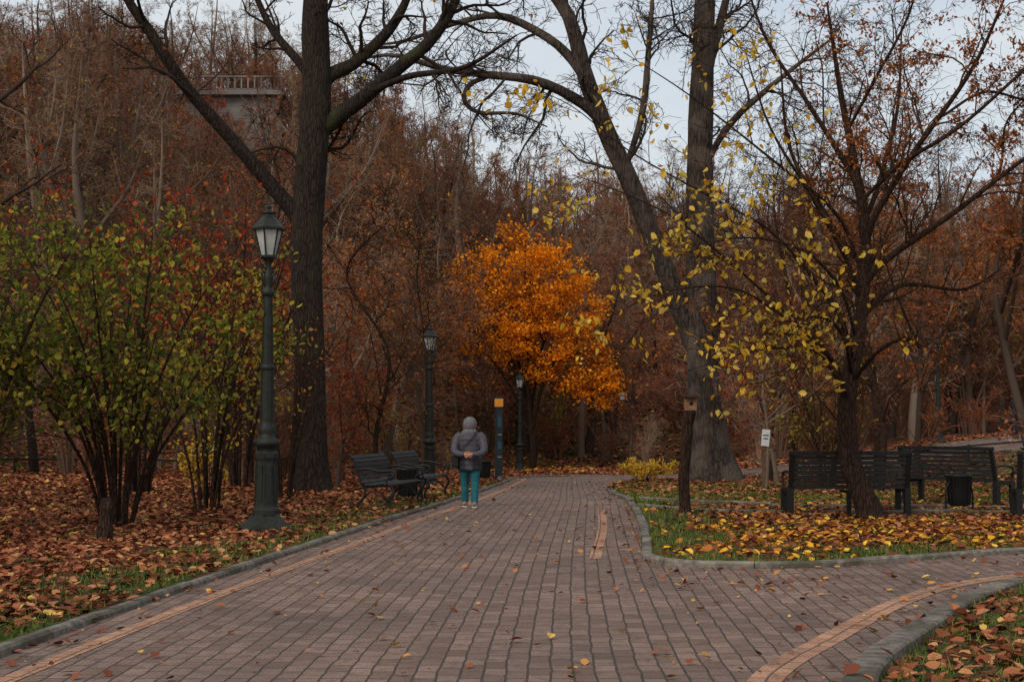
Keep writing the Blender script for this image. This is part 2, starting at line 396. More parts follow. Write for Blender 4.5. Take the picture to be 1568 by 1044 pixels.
# ------------------------------------------------------------------ fallen leaves & grass
def wedge(n, d0, d1, k=.48, p=1.):
    D = (rng.uniform(0, 1, n)*(d1**p-d0**p)+d0**p)**(1/p); x = rng.uniform(-1, 1, n)*(k*D+.8); return x, D
def zl(x, y, sd): return T(x, y)+np.where(sd > .2, .03+.03*fn(x, y, 1.1)*(sd > .3), 0.06*(sd > 0)+.035*((sd > 0) & (x > 0) & (y < 14)))
x, y = wedge(165000, 7, 58, .47, 1.1)
sd = sdist(x, y); gr = grassy(x, y, sd)
isl = (x > 1) & (y < 27) & (y > 14.5)
kw = np.where((x > 0) & (y < 14), .22, .13)
keep = (sd > .02) & (rng.uniform(0, 1, len(x)) > gr*.86) & ((sd > kw) | (rng.uniform(0, 1, len(x)) < .12))
keep &= (~isl) | (rng.uniform(0, 1, len(x)) < .3+.6*sst(.25, 1.3, sd))
x, y, sd, isl = x[keep], y[keep], sd[keep], isl[keep]
gold = isl & (rng.uniform(0, 1, len(x)) < np.where(y < 21, .75, .3))
for sel, mt, szr in ((~gold, M_leaf_fall, (.05, .12)), (gold, M_leaf_isl, (.06, .12))):
    qm = QM(); k = sel.sum()
    sz = rng.uniform(*szr, k)*np.where(y[sel] > 30, 1.25, 1)
    leaves(qm, np.stack([x[sel], y[sel], zl(x[sel], y[sel], sd[sel])+rng.uniform(.005, .045, k)], -1), sz, 0, rng, 'ground', .75)
    add_obj('fallen_leaves', qm.mesh('fallen_leaves', [mt]))
# leaves lying under the maple and over the far slope
k = 9000; x = rng.normal(1.5, 5., k); y = rng.uniform(53.5, 82, k)
z = T(x, y)+.03+.03*fn(x, y, 1.1)+sst(55, 60, y)*.12*fn(x, y, .7, 1.)+.05
ok = sdist(x, y) > .2; x, y, z = x[ok], y[ok], z[ok]; k = len(x)
mp_ = rng.uniform(0, 1, k) < np.exp(-((x-1.2)**2+(y-63)**2)/16)
for sel, mt in ((~mp_, M_leaf_fall), (mp_, M_leaf_isl)):
    qm = QM(); leaves(qm, np.stack([x, y, z], -1)[sel], rng.uniform(.12, .24, sel.sum()), 0, rng, 'ground', .8)
    add_obj('fallen_leaves', qm.mesh('fallen_leaves', [mt]))
x, y = wedge(44000, 6.5, 50, .45, 1.0)
sd = sdist(x, y); ed = np.exp(sd/.28)
cl = sst(.2, .9, fn(x, y, .9, 1.))*.12
jn = .4*np.exp(-((x-2.3)**2/1.5+(y-13.3)**2/1.2))+.3*np.exp(-((x-1.6)**2/.3+(y-19)**2/16))+.35*np.exp(-((x-5.5)**2/2.+(y-15.2)**2/.4))+.1*np.exp(-((y-22)**2/9))
keep = (sd < -.01) & (rng.uniform(0, 1, len(x)) < .045+.9*ed*(.5+.5*fn(x, y, .8))+cl+jn)
x, y = x[keep], y[keep]; k = len(x); qm = QM()
leaves(qm, np.stack([x, y, T(x, y)+.018], -1), .022+.07*rng.uniform(0, 1, k)**1.6, 0, rng, 'ground', .7)
add_obj('fallen_leaves', qm.mesh('fallen_leaves', [M_leaf_path]))
# grass
x, y = wedge(170000, 7, 40, .46, 1.0)
sd = sdist(x, y); gr = grassy(x, y, sd)
keep = (sd > np.where((x > 0) & (y < 14), .2, .12)) & (rng.uniform(0, 1, len(x)) < gr*1.1)
x, y, sd = x[keep], y[keep], sd[keep]; k = len(x)
h = rng.uniform(.03, .09, k); az = rng.uniform(0, 6.28, k); w = rng.uniform(.005, .010, k)*np.clip(y/14, 1, 2.4)
p = np.stack([x, y, zl(x, y, sd)-.01], -1); a = np.stack([np.cos(az), np.sin(az), 0*az], -1)*w[:, None]
tip = p+np.stack([rng.normal(0, .03, k), rng.normal(0, .03, k), h], -1)
V = np.stack([p-a, p+a, tip+a*.25, tip-a*.25], 1).reshape(-1, 3)
qm = QM(); qm.add(V, np.arange(4*k).reshape(-1, 4), 0, False)
add_obj('lawn_grass', qm.mesh('lawn_grass', [M_grass]))

# ------------------------------------------------------------------ trees
def make_tree(name, limbs, specs, mats, r, leaf=None, sides=14, rough=.05, leafsel=None, mis=None, tw=None):
    qm = QM(); n0 = 26 if sides > 8 else 12
    mats = list(mats); ti = 0
    if tw is not None: ti = len(mats); mats.append(tw)
    PT = np.stack([resample(l, n0) for l in limbs])
    pts, rad = PT[:, :, :3], np.maximum(PT[:, :, 3], .006)
    for i in range(len(limbs)):
        tubes(qm, pts[i:i+1], rad[i:i+1], sides if i == 0 else max(5, sides-4), 0 if mis is None else mis[i], rough if i == 0 else rough*.6)
    Lp = np.linalg.norm(np.diff(pts, axis=1), axis=2).sum(1)
    rad_, pts_ = rad, pts; term = []
    for s in specs:
        P, D, L, R = spawn(r, pts_, rad_, np.minimum(Lp, s.get('Lmax', 9)), s['c'], s.get('t0', .2), s.get('t1', 1.), s.get('a0', 30), s.get('a1', 65), s['l0'], s['l1'], s['rr'], s.get('tp', .5))
        R = np.clip(R, s.get('rmin', .004), s.get('rmax', .08))
        pts_ = grow(r, P, D, L, s['n'], s.get('wob', .15), s.get('up', .05)); rad_ = taper(R, s['n'], s.get('e', .3), s.get('rend', .0035)); Lp = L
        tubes(qm, pts_, rad_, s.get('k', 3), ti); term.append(pts_)
    if leaf: leaf(qm, term, r)
    return qm.mesh(name, mats)

oak = [[(-4.35, 31, -.1, .50), (-4.37, 31, .35, .41), (-4.4, 31, 1.57, .36), (-4.44, 31, 3.56, .33), (-4.5, 31, 5.7, .35), (-4.35, 31, 7.83, .33), (-4.32, 31, 9.25, .31), (-4.35, 31, 10.7, .27), (-4.25, 31.2, 12.3, .2), (-4.1, 31.3, 15, .07)],
 [(-4.45, 31, 5.2, .14), (-4.65, 31, 5.85, .18), (-5.18, 30.9, 6.55, .165), (-6.17, 30.6, 7.7, .145), (-7.03, 30.3, 8.7, .13), (-7.74, 30, 9.8, .115), (-8.3, 29.8, 10.7, .09), (-8.9, 29.6, 12.5, .03)],
 [(-4.25, 31, 7.8, .16), (-3.9, 31, 8.15, .2), (-3.33, 30.9, 8.54, .17), (-2.48, 30.7, 9.2, .15), (-1.76, 30.6, 9.8, .13), (-1.2, 30.5, 10.7, .1), (-.6, 30.3, 12.2, .03)],
 [(-4.3, 31, 8.7, .14), (-4.0, 31.1, 9.15, .16), (-3.47, 31.3, 9.5, .14), (-2.6, 31.5, 10.5, .11), (-1.9, 31.6, 12.2, .03)],
 [(-4.4, 31, 8.9, .09), (-4.7, 31.1, 9.4, .1), (-5.46, 31.3, 10.4, .08), (-6.2, 31.6, 12.2, .03)],
 [(-3.1, 30.8, 8.7, .07), (-2.2, 30.2, 8.9, .07), (-1.0, 29.8, 9.0, .05), (.1, 29.5, 9.6, .02)]]
SP = [dict(c=9, t0=.45, l0=.25, l1=.5, Lmax=6, rr=.4, rmax=.055, n=10, wob=.22, up=.03, k=5, rmin=.012),
      dict(c=7, t0=.2, l0=.3, l1=.6, rr=.5, n=7, wob=.25, up=.02, k=3, rmin=.007),
      dict(c=7, t0=.2, l0=.35, l1=.7, rr=.6, n=4, wob=.25, up=.0, k=2, rmin=.006, rend=.005)]
def few_leaves(mi, frac, size, lvl=-1, box=None):
    def f(qm, term, r):
        p = term[lvl].reshape(-1, 3); p = p[r.uniform(0, 1, len(p)) < frac]
        p = p+r.normal(0, size*.5, p.shape)
        leaves(qm, p, r.uniform(size*.7, size*1.3, len(p)), mi, r)
    return f
add_obj('oak_tree', make_tree('oak_tree', oak, SP, [M_bark_dark, M_leaf_rust, M_bark_moss], np.random.default_rng(11), few_leaves(1, .01, .09), mis=[0, 0, 2, 0, 0, 0], tw=M_tw_dark))
syc = [[(5.85, 42, -.5, 1.15), (5.8, 42, .05, .85), (5.72, 42, .9, .62), (5.65, 42, 2.2, .5), (5.6, 42, 4.3, .45), (5.55, 42, 7.2, .41), (5.6, 42, 10.1, .37), (5.7, 42, 12.4, .33), (5.8, 42, 15, .27), (6, 42, 19, .06)],
 [(5.6, 42, 2.9, .2), (5.3, 42, 3.9, .26), (4.4, 41.7, 6.2, .28), (3.55, 41.5, 8.3, .28), (2.8, 41.3, 9.9, .27), (2.14, 41.2, 11.6, .24), (1.7, 41, 13.2, .2), (1.0, 41, 14.3, .14), (.2, 41, 16, .04)],
 [(3.0, 41.4, 9.5, .14), (2.7, 41.2, 10.1, .17), (2.04, 41, 10.75, .16), (.7, 40.6, 11.3, .135), (-.85, 40.2, 11.4, .11), (-2, 39.9, 11.5, .09), (-3.35, 39.6, 11.8, .06), (-4.4, 39.4, 11.6, .02)],
 [(-.6, 40.3, 11.4, .07), (-1.2, 40.2, 11.1, .075), (-1.35, 40.1, 10.6, .07), (-.9, 40, 10.25, .06), (.1, 39.9, 10.2, .04), (1.0, 39.8, 9.8, .02)],
 [(2.35, 41.2, 11.1, .12), (2.1, 41.2, 11.6, .15), (1.27, 41.3, 12.6, .13), (-.27, 41.5, 13.45, .11), (-1.6, 41.6, 13.3, .08), (-3.2, 41.8, 12.8, .05), (-4.6, 42, 12.7, .02)],
 [(5.6, 42, 10.5, .12), (5.75, 42, 11.6, .16), (6.3, 42.2, 13.6, .13), (7.2, 42.4, 17, .03)],
 [(5.5, 42, 8.6, .08), (6.4, 41.7, 10.2, .1), (7.7, 41.4, 11.4, .08), (9.4, 41, 12.7, .03)],
 [(3.3, 41.4, 8.8, .08), (3.8, 41, 10.5, .1), (4.0, 41, 12.5, .08), (4.2, 41, 15, .03)]]
SP2 = [dict(c=12, t0=.38, l0=.3, l1=.55, Lmax=8, rr=.38, rmax=.055, n=10, wob=.24, up=-.02, k=4, rmin=.014),
      dict(c=9, t0=.2, l0=.3, l1=.6, rr=.5, n=6, wob=.28, up=-.03, k=3, rmin=.010),
      dict(c=8, t0=.2, l0=.35, l1=.7, rr=.6, n=4, wob=.28, up=.0, k=2, rmin=.008, rend=.007)]
add_obj('plane_tree', make_tree('plane_tree', syc, SP2, [M_bark_grey, M_leaf_yellow], np.random.default_rng(5), few_leaves(1, .007, .12), 18, .06, tw=M_tw_grey))
lin = [[(5.48, 21.8, 0, .27), (5.42, 21.8, .2, .2), (5.26, 21.8, .58, .17), (5.14, 21.8, 1.05, .155), (5.14, 21.8, 1.95, .14), (5.36, 21.8, 3.15, .11), (5.44, 21.8, 4.45, .09), (5.28, 21.8, 5.55, .065), (5.1, 21.8, 6.55, .045), (4.9, 21.8, 8, .015)],
 [(5.42, 21.8, 4.1, .05), (5.55, 21.7, 4.6, .055), (6.1, 21.5, 5.55, .045), (6.97, 21.2, 6.85, .032), (7.5, 21, 8.1, .015)],
 [(5.38, 21.8, 3.5, .05), (5.7, 21.6, 3.95, .055), (6.67, 21.2, 4.65, .04), (7.85, 20.8, 5.55, .028), (9, 20.4, 6, .012)],
 [(5.35, 21.8, 5, .04), (5.2, 21.8, 5.4, .045), (4.6, 21.9, 6.45, .035), (4, 22, 7.45, .025), (3.6, 22, 8.6, .012)],
 [(5.3, 21.8, 2.9, .045), (5.6, 22, 3.3, .045), (6.2, 22.3, 3.65, .035), (7.2, 22.6, 3.6, .025), (7.9, 22.9, 3.95, .012)],
 [(5.4, 21.8, 4.5, .04), (5.8, 22.4, 5.2, .04), (6.3, 23, 6.6, .028), (6.5, 23.4, 8, .012)],
 [(5.4, 21.8, 4.9, .03), (5.9, 21.4, 5.4, .035), (6.7, 21, 5.9, .028), (7.8, 20.6, 6.9, .02), (8.6, 20.4, 7.6, .01)],
 [(5.35, 21.8, 3.9, .03), (4.9, 22, 4.7, .035), (4.4, 22.3, 5.8, .028), (4.3, 22.5, 7.2, .012)],
 [(6.5, 21.3, 6.1, .02), (7.2, 21.4, 6.5, .022), (8.0, 21.5, 6.4, .015), (8.8, 21.6, 6.8, .008)],
 [(6.9, 21.1, 4.8, .02), (7.4, 21.4, 5.3, .022), (7.6, 21.6, 6.1, .015), (8.2, 21.7, 6.7, .008)],
 [(5.2, 21.8, 6.0, .025), (5.6, 21.5, 6.8, .025), (6.0, 21.3, 7.6, .018), (6.3, 21.2, 8.6, .008)],
 [(5.3, 21.8, 2.3, .04), (5.0, 21.4, 2.9, .04), (4.58, 21, 3.47, .03), (3.8, 20.6, 4.24, .022), (2.85, 20.3, 4.72, .016), (1.7, 20, 5.3, .011), (.92, 19.8, 5.87, .008), (.45, 19.7, 6.1, .005)],
 [(5.15, 21.8, 1.9, .04), (4.8, 21.3, 2.4, .036), (4.2, 20.8, 2.9, .028), (3.23, 20.2, 3.66, .018), (2.27, 19.8, 4.34, .013), (1.4, 19.6, 4.72, .009), (.83, 19.5, 4.9, .005)],
 [(5.15, 21.8, 1.8, .04), (4.7, 21, 2.45, .034), (4.0, 20.5, 2.95, .025), (3.13, 20, 3.37, .017), (2.08, 19.6, 3.28, .01), (1.3, 19.4, 2.9, .005)],
 [(5.15, 21.8, 1.7, .04), (4.8, 21.4, 2.3, .03), (4.3, 20.8, 2.55, .024), (3.42, 20.3, 2.5, .014), (2.46, 20, 2.2, .005)],
 [(5.2, 21.8, 2.1, .035), (5.5, 21, 2.6, .03), (5.95, 20.4, 2.7, .02), (6.3, 20, 2.2, .006)],
 [(5.38, 21.8, 3.3, .04), (5.1, 21.5, 3.9, .035), (4.48, 21, 4.8, .026), (3.8, 20.7, 5.8, .018), (3.4, 20.5, 6.9, .008)],
 [(5.38, 21.8, 3.8, .03), (4.9, 21.3, 4.6, .028), (3.9, 20.8, 5.3, .02), (2.6, 20.4, 6.2, .012), (1.6, 20.2, 6.8, .005)],
 [(5.2, 21.8, 2.2, .035), (4.9, 20.9, 2.7, .03), (4.4, 20, 2.95, .022), (3.7, 19.4, 2.85, .014), (3.1, 19, 2.45, .005)],
 [(5.3, 21.8, 2.7, .03), (4.9, 21.2, 3.5, .028), (4.2, 20.6, 4.0, .02), (3.2, 20.1, 4.1, .012), (2.3, 19.8, 3.8, .005)],
 [(5.2, 21.8, 2.4, .03), (4.9, 21.0, 3.0, .028), (4.5, 20.3, 3.2, .02), (4.1, 19.8, 2.9, .012), (3.9, 19.6, 2.4, .005)]]
SP3 = [dict(c=14, t0=.2, l0=.22, l1=.48, Lmax=4.2, rr=.45, rmax=.02, n=8, wob=.22, up=.02, k=4, rmin=.006, a0=25, a1=65),
      dict(c=7, t0=.15, l0=.3, l1=.65, rr=.55, n=6, wob=.24, up=.0, k=3, rmin=.004, rend=.003),
      dict(c=4, t0=.3, l0=.4, l1=.7, rr=.6, n=4, wob=.2, up=.0, k=2, rmin=.0035, rend=.003)]
def lin_leaf(qm, term, r):
    p = np.concatenate([term[-2].reshape(-1, 3), term[-3].reshape(-1, 3)])
    yl = (p[:, 1] < 21.5) & (p[:, 0] < 6.6) & (p[:, 2] < 7.4) & (p[:, 0] < 5.7-(p[:, 2]-3)*.25)
    far_ = np.clip((5.2-p[:, 0])/2.7, 0, 1)
    pr = .04+.12*(fn(p[:, 0], p[:, 2], 2.6) > -.02)+.27*far_*(fn(p[:, 0], p[:, 2], 3.1, 1.) > -.2)
    q = p[yl & (r.uniform(0, 1, len(p)) < pr)]
    leaves(qm, q+np.array([0, 0, -.05])+r.normal(0, .04, q.shape), r.uniform(.065, .135, len(q)), 1, r, 'air', .62)
    up = (p[:, 2] > 4.2) & (p[:, 0] > 4.6)
    q = p[up & (r.uniform(0, 1, len(p)) < .45*(fn(p[:, 0], p[:, 2], 2.2, 3.) > -.18))]
    q = np.repeat(q, 5, 0)+r.normal(0, .06, (len(q)*5, 3))
    leaves(qm, q, r.uniform(.04, .09, len(q)), 2, r, 'air', .4)
    q = p[r.uniform(0, 1, len(p)) < .03]; leaves(qm, q, r.uniform(.05, .10, len(q)), 2, r, 'air', .5)
add_obj('linden_tree', make_tree('linden_tree', lin, SP3, [M_bark_brown, M_leaf_yellow, M_leaf_rust], np.random.default_rng(21), lin_leaf, 12, .05, tw=M_tw_brown))
r2 = np.random.default_rng(9); zb = LZ(.9, 64)
mp_l = [[(.9, 64, zb-.2, .2), (.95, 64, zb+1, .16), (.8, 64, zb+2.4, .14), (.7, 64, 4.5, .11), (.6, 64, 7, .07), (.6, 64, 10, .02)],
        [(.85, 64, zb+1.6, .1), (1.4, 63.6, 3.2, .09), (2.3, 63.3, 4.6, .05), (3.4, 63, 4.6, .02)],
        [(.8, 64, zb+2, .09), (.1, 63.8, 4, .08), (-1, 63.6, 6, .05), (-1.8, 63.4, 7.8, .02)],
        [(.8, 64, zb+2.2, .09), (1.3, 64.5, 4.6, .07), (2.1, 65, 7, .05), (2.4, 65, 9, .02)],
        [(.8, 64, zb+2.4, .09), (.2, 65, 4.6, .07), (-.6, 66, 7, .04), (-.9, 66, 9, .02)],
        [(.85, 64, zb+1.9, .08), (-.3, 63, 3.4, .06), (-1.6, 62.5, 5, .03), (-2.3, 62.2, 5.4, .015)]]
def maple_leaf(qm, term, r):
    E = [((.3, 64, 8.5), (1.8, 1.8, 2.0), 90), ((1.7, 64, 7.6), (1.8, 1.8, 2.1), 110), ((-.6, 63.8, 5.8), (1.8, 1.8, 1.9), 70), ((1.2, 63.6, 5.2), (1.8, 1.8, 1.8), 85),
         ((2.8, 63.8, 4.2), (1.9, 1.8, 1.9), 110), ((4.1, 63.6, 2.7), (1.0, 1.2, 1.0), 34), ((-1.7, 63.8, 7.7), (1.0, 1.3, 1.2), 26), ((3.2, 64, 6.6), (.9, 1.2, 1.4), 34), ((-2, 63.8, 5.2), (.9, 1.2, .8), 8)]
    C = []
    for c, s, n in E:
        q = nrm(r.normal(0, 1, (n, 3)))*(r.uniform(.15, 1.15, (n, 1))**.6); C.append(np.array(c)+q*np.array(s))
    C = np.concatenate(C); C = C[(fn(C[:, 0], C[:, 2], 2.1, .5) > -.33)]
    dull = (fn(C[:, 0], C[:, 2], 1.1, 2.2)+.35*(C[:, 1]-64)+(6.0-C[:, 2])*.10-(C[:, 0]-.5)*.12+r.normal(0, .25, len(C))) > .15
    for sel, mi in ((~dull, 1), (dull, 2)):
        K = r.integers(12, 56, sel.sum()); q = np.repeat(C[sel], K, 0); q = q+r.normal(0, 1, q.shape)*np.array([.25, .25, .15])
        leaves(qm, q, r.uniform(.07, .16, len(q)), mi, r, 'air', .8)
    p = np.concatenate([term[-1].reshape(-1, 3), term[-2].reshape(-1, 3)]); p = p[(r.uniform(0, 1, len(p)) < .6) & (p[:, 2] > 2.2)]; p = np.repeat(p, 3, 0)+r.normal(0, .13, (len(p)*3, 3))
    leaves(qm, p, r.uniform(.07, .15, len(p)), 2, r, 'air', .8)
add_obj('maple_tree', make_tree('maple_tree', mp_l, [dict(c=10, t0=.3, l0=.25, l1=.42, Lmax=6, rr=.45, n=8, wob=.2, k=4, rmin=.012), dict(c=6, l0=.3, l1=.6, rr=.5, n=5, k=3, rmin=.008)], [M_bark_brown, M_leaf_orange, M_leaf_orange_d], r2, maple_leaf, 9, tw=M_tw_brown))

def bare_mesh(seed, H=12, r0=.15, frac=.0, c1=15, lsz=.12, lm=None):
    r = np.random.default_rng(seed)
    lx = r.normal(0, .6, (6, 2)).cumsum(0)*.6
    tr = [(0, 0, -.4, r0*1.25), (lx[0, 0]*.2, lx[0, 1]*.2, H*.12, r0), (lx[1, 0]*.6, lx[1, 1]*.6, H*.35, r0*.8), (lx[2, 0], lx[2, 1], H*.6, r0*.5), (lx[3, 0], lx[3, 1], H*.8, r0*.25), (lx[4, 0], lx[4, 1], H*.95, .015)]
    limbs = [tr]
    for i in range(4):
        z = H*r.uniform(.2, .5); az = r.uniform(0, 6.28); k = z/H; bx = np.interp(k, [.12, .35, .6], [lx[0, 0]*.2, lx[1, 0]*.6, lx[2, 0]]); by = np.interp(k, [.12, .35, .6], [lx[0, 1]*.2, lx[1, 1]*.6, lx[2, 1]])
        c, s = math.cos(az), math.sin(az); R = r.uniform(2.0, 4.2)
        limbs.append([(bx, by, z, r0*.5), (bx+c*R*.35, by+s*R*.35, z+H*.10, r0*.42), (bx+c*R*.75, by+s*R*.75, z+H*.24, r0*.27), (bx+c*R, by+s*R, z+H*.42, .015)])
    S = [dict(c=c1, t0=.2, l0=.18, l1=.36, Lmax=H*.85, rr=.4, rmax=.04, rmin=.014, n=6, wob=.28, up=.04, k=3, a0=30, a1=75),
         dict(c=7, t0=.15, l0=.3, l1=.6, rr=.5, rmin=.012, n=4, wob=.28, up=.03, k=2),
         dict(c=6, t0=.1, l0=.4, l1=.8, rr=.6, rmin=.009, rend=.008, n=3, wob=.2, up=.02, k=2)]
    return make_tree('bare_tree', limbs, S, [M_twig, lm or M_leaf_rust, M_trunk], r, few_leaves(1, frac, lsz) if frac else None, 7, .04, mis=[2]*5)
BT = [bare_mesh(s, H, r0, fr, 13, .13, lm) for s, H, r0, fr, lm in ((1, 12, .20, .03, None), (2, 13, .25, .06, None), (3, 10, .14, .15, None), (4, 12, .18, .0, None), (5, 9, .10, .20, None), (6, 13, .22, .03, M_leaf_ygreen), (7, 8.5, .10, .13, M_leaf_red))]
def shrub_mesh(seed, H, spread, nst, mats, frac, lsz, r0=.022, c=7, c2=6, top=.0, mult=1, kk=3, far=False):
    r = np.random.default_rng(seed); limbs = []
    for i in range(nst):
        az = r.uniform(0, 6.28); R = spread*r.uniform(.25, 1); h = H*r.uniform(.6, 1.05); c_, s_ = math.cos(az), math.sin(az); b = r.uniform(.03, .18)
        limbs.append([(c_*b, s_*b, -.15, r0*1.2), (c_*(b+R*.15), s_*(b+R*.15), h*.3, r0), (c_*(b+R*.5), s_*(b+R*.5), h*.68, r0*.7), (c_*(b+R)+r.normal(0, .1), s_*(b+R), h, .006)])
    def lf(qm, term, r):
        p = np.concatenate([t.reshape(-1, 3) for t in term]); p = p[(r.uniform(0, 1, len(p)) < frac) & (p[:, 2] > top*r.uniform(.6, 1.2, len(p)))]
        p = np.repeat(p, mult, 0)+r.normal(0, lsz*.6, (len(p)*mult, 3)); leaves(qm, p, r.uniform(lsz*.6, lsz*1.3, len(p)), 1, r, 'air', .62)
    S = [dict(c=c, t0=.3, l0=.2, l1=.42, rr=.55, rmin=.006 if not far else .01, n=7 if not far else 5, wob=.2, up=.05, k=3 if not far else 2, a0=20, a1=60), dict(c=c2, t0=.1, l0=.3, l1=.65, rr=.6, rmin=.004 if not far else .008, rend=.003 if not far else .007, n=5 if not far else 3, wob=.2, up=.02, k=3 if not far else 2)]
    return make_tree('shrub', limbs, S, mats, r, lf, 10 if not far else 7, .03, tw=None if far else M_tw_brown)
SH = [shrub_mesh(31, 3.6, 1.8, 14, [M_twig, M_leaf_rust], .08, .09, far=True), shrub_mesh(32, 3., 1.7, 12, [M_twig, M_leaf_red], .18, .09, far=True), shrub_mesh(33, 4.4, 1.8, 12, [M_twig, M_leaf_rust], .03, .08, far=True, c2=8),
      shrub_mesh(34, 2.8, 1.6, 12, [M_twig, M_leaf_ygreen], .35, .09, far=True)]
woods = bpy.data.objects.new('distant_trees', None); COL.objects.link(woods)
brush = bpy.data.objects.new('hillside_shrubs', None); COL.objects.link(brush)
r3 = np.random.default_rng(77)
def free(x, y):
    if -4 < x < 4.5 and y < 67: return False
    if y < 34 and abs(x) < 12: return False
    if x < 0 and y < 33 and x > -9: return False
    if x > 3 and 43 < y < 56: return False
    if abs(x-5.7) < 1.5 and abs(y-42) < 3: return False
    if abs(x/y-.296) < .03 and y < 62: return False
    if abs(x/y-.1006) < .015 and y < 90: return False
    if abs(x/y-.0785) < .008 and y < 72: return False
    if x > 10 and y < 50 and abs(x/y-.355) < .03: return False
    return True
cnt = 0
while cnt < 410:
    y = 27+(142-27)*r3.uniform()**.85; x = r3.uniform(-1, 1)*(.45*y+4)
    if not free(x, y): continue
    if y < 60 and r3.uniform() < .4: continue
    if y > 115 and x > -12 and r3.uniform() < .25: continue
    s = r3.uniform(.65, 1.1)*(1 if y > 55 else .72)
    if y > 115: s *= .82
    i = int(r3.integers(0, 7)) if y > 50 else int(r3.choice([2, 4, 0, 6]))
    add_obj('bare_tree', BT[i], woods, (x, y, float(T(x, y))), (r3.normal(0, .07), r3.normal(0, .07), r3.uniform(0, 6.28)), s); cnt += 1
for x, y, s, i in ((-3.4, 56, .8, 2), (-2.6, 69, .9, 4), (3.4, 70, .9, 0), (4.8, 74, .9, 4), (.2, 72, .95, 2), (-1.3, 76, 1., 6), (5.3, 64, .7, 4), (11.8, 32, .85, 2), (10.0, 35.5, .85, 4), (14.6, 34, .9, 2), (-6.2, 47, .9, 4), (-4.8, 52, .9, 2), (-8.5, 40, .85, 4)):
    add_obj('bare_tree', BT[i], woods, (x, y, float(T(x, y))), (0, .03, x*7.7), s)
cnt = 0
while cnt < 470:
    y = 26+(125-26)*r3.uniform()**.9; x = r3.uniform(-1, 1)*(.44*y+3)
    if not free(x, y): continue
    if x > 3 and y < 60 and r3.uniform() < .4: continue
    i = int(r3.choice([0, 1, 2, 3], p=[.35, .17, .33, .15]))
    s = r3.uniform(.6, 1.3)*(1 if y < 60 else 1.4)
    add_obj('shrub', SH[i], brush, (x, y, float(T(x, y))), (0, 0, r3.uniform(0, 6.28)), s); cnt += 1
for x, y, s, i in ((-3.0, 60, .6, 0), (-1.8, 68, .8, 2), (2.2, 71, .7, 0), (4.5, 69, .7, 1), (6, 66, .6, 0), (-2.2, 54, .5, 3), (3.0, 76, .9, 2), (-.3, 78, 1., 0), (5.5, 59, .5, 2)):
    add_obj('shrub', SH[i], brush, (x, y, float(T(x, y))), (0, 0, x*5.1), s)

def place(name, me, x, y, sc=1., rz=0.): return add_obj(name, me, None, (x, y, LZ(x, y)), (0, 0, rz), sc)
place('lilac_shrub', shrub_mesh(41, 4.2, 2.1, 18, [M_bark_brown, M_leaf_green], .62, .09, .024, 9, 7, 1.3), -5.45, 19.8)
place('lilac_shrub', shrub_mesh(42, 4.2, 2.0, 14, [M_bark_brown, M_leaf_green], .68, .095, .028, 9, 7, 1.1), -7.1, 18.6)
place('lilac_shrub', shrub_mesh(43, 4.0, 1.6, 12, [M_bark_brown, M_leaf_ygreen], .5, .09, .022, 8, 6, 1.2), -5.0, 23.5)
place('lilac_shrub', shrub_mesh(44, 4.5, 2.2, 14, [M_bark_brown, M_leaf_green], .45, .09, .03, 8, 6, 1.2), -9.0, 22)
rs = shrub_mesh(45, 5.9, 2.5, 14, [M_bark_brown, M_leaf_red], .4, .10, .03, 8, 6, 2.5)
place('red_shrub', rs, -7.3, 28); place('red_shrub', rs, -6.4, 33.5, 1.1, 2.)
place('yellow_shrub', shrub_mesh(46, 1.3, .6, 10, [M_bark_brown, M_leaf_yellow], .35, .08, .012, 5, 4, .3), -5.6, 26.3)
place('yellow_shrub', shrub_mesh(47, .55, .65, 14, [M_bark_brown, M_leaf_yellow], .4, .07, .012, 6, 5, .0, 2), 3.9, 42.6)
place('bare_shrub', shrub_mesh(48, 4.0, 1.3, 10, [M_bark_brown, M_leaf_rust], .04, .08, .02, 8, 6), -4.3, 27)
place('bare_shrub', shrub_mesh(49, 3.6, 1.3, 10, [M_bark_brown, M_leaf_ygreen], .12, .08, .02, 8, 6, 1.), 7.4, 33.5)
edge = [[(-6.55, 17.3, -.1, .19), (-6.6, 17.3, .4, .13), (-6.75, 17.2, 1.3, .1), (-6.9, 17.1, 2.6, .085), (-7.1, 17, 4.2, .07), (-7, 17, 6.5, .04), (-6.8, 17, 8.5, .02)]]
add_obj('bare_tree', make_tree('bare_tree', edge, [SP3[0], SP3[1], SP3[2]], [M_bark_dark, M_leaf_rust], np.random.default_rng(3), few_leaves(1, .03, .08), 10, tw=M_tw_dark))
edge = [[(-9.3, 24, -.1, .3), (-9.35, 24, .4, .22), (-9.3, 24, 3, .2), (-9.25, 24, 6, .18), (-9.3, 24, 9, .15), (-9.3, 24, 13, .05)]]
add_obj('bare_tree', make_tree('bare_tree', edge, SP, [M_bark_dark, M_leaf_rust], np.random.default_rng(4), few_leaves(1, .03, .08), 12, tw=M_tw_dark))
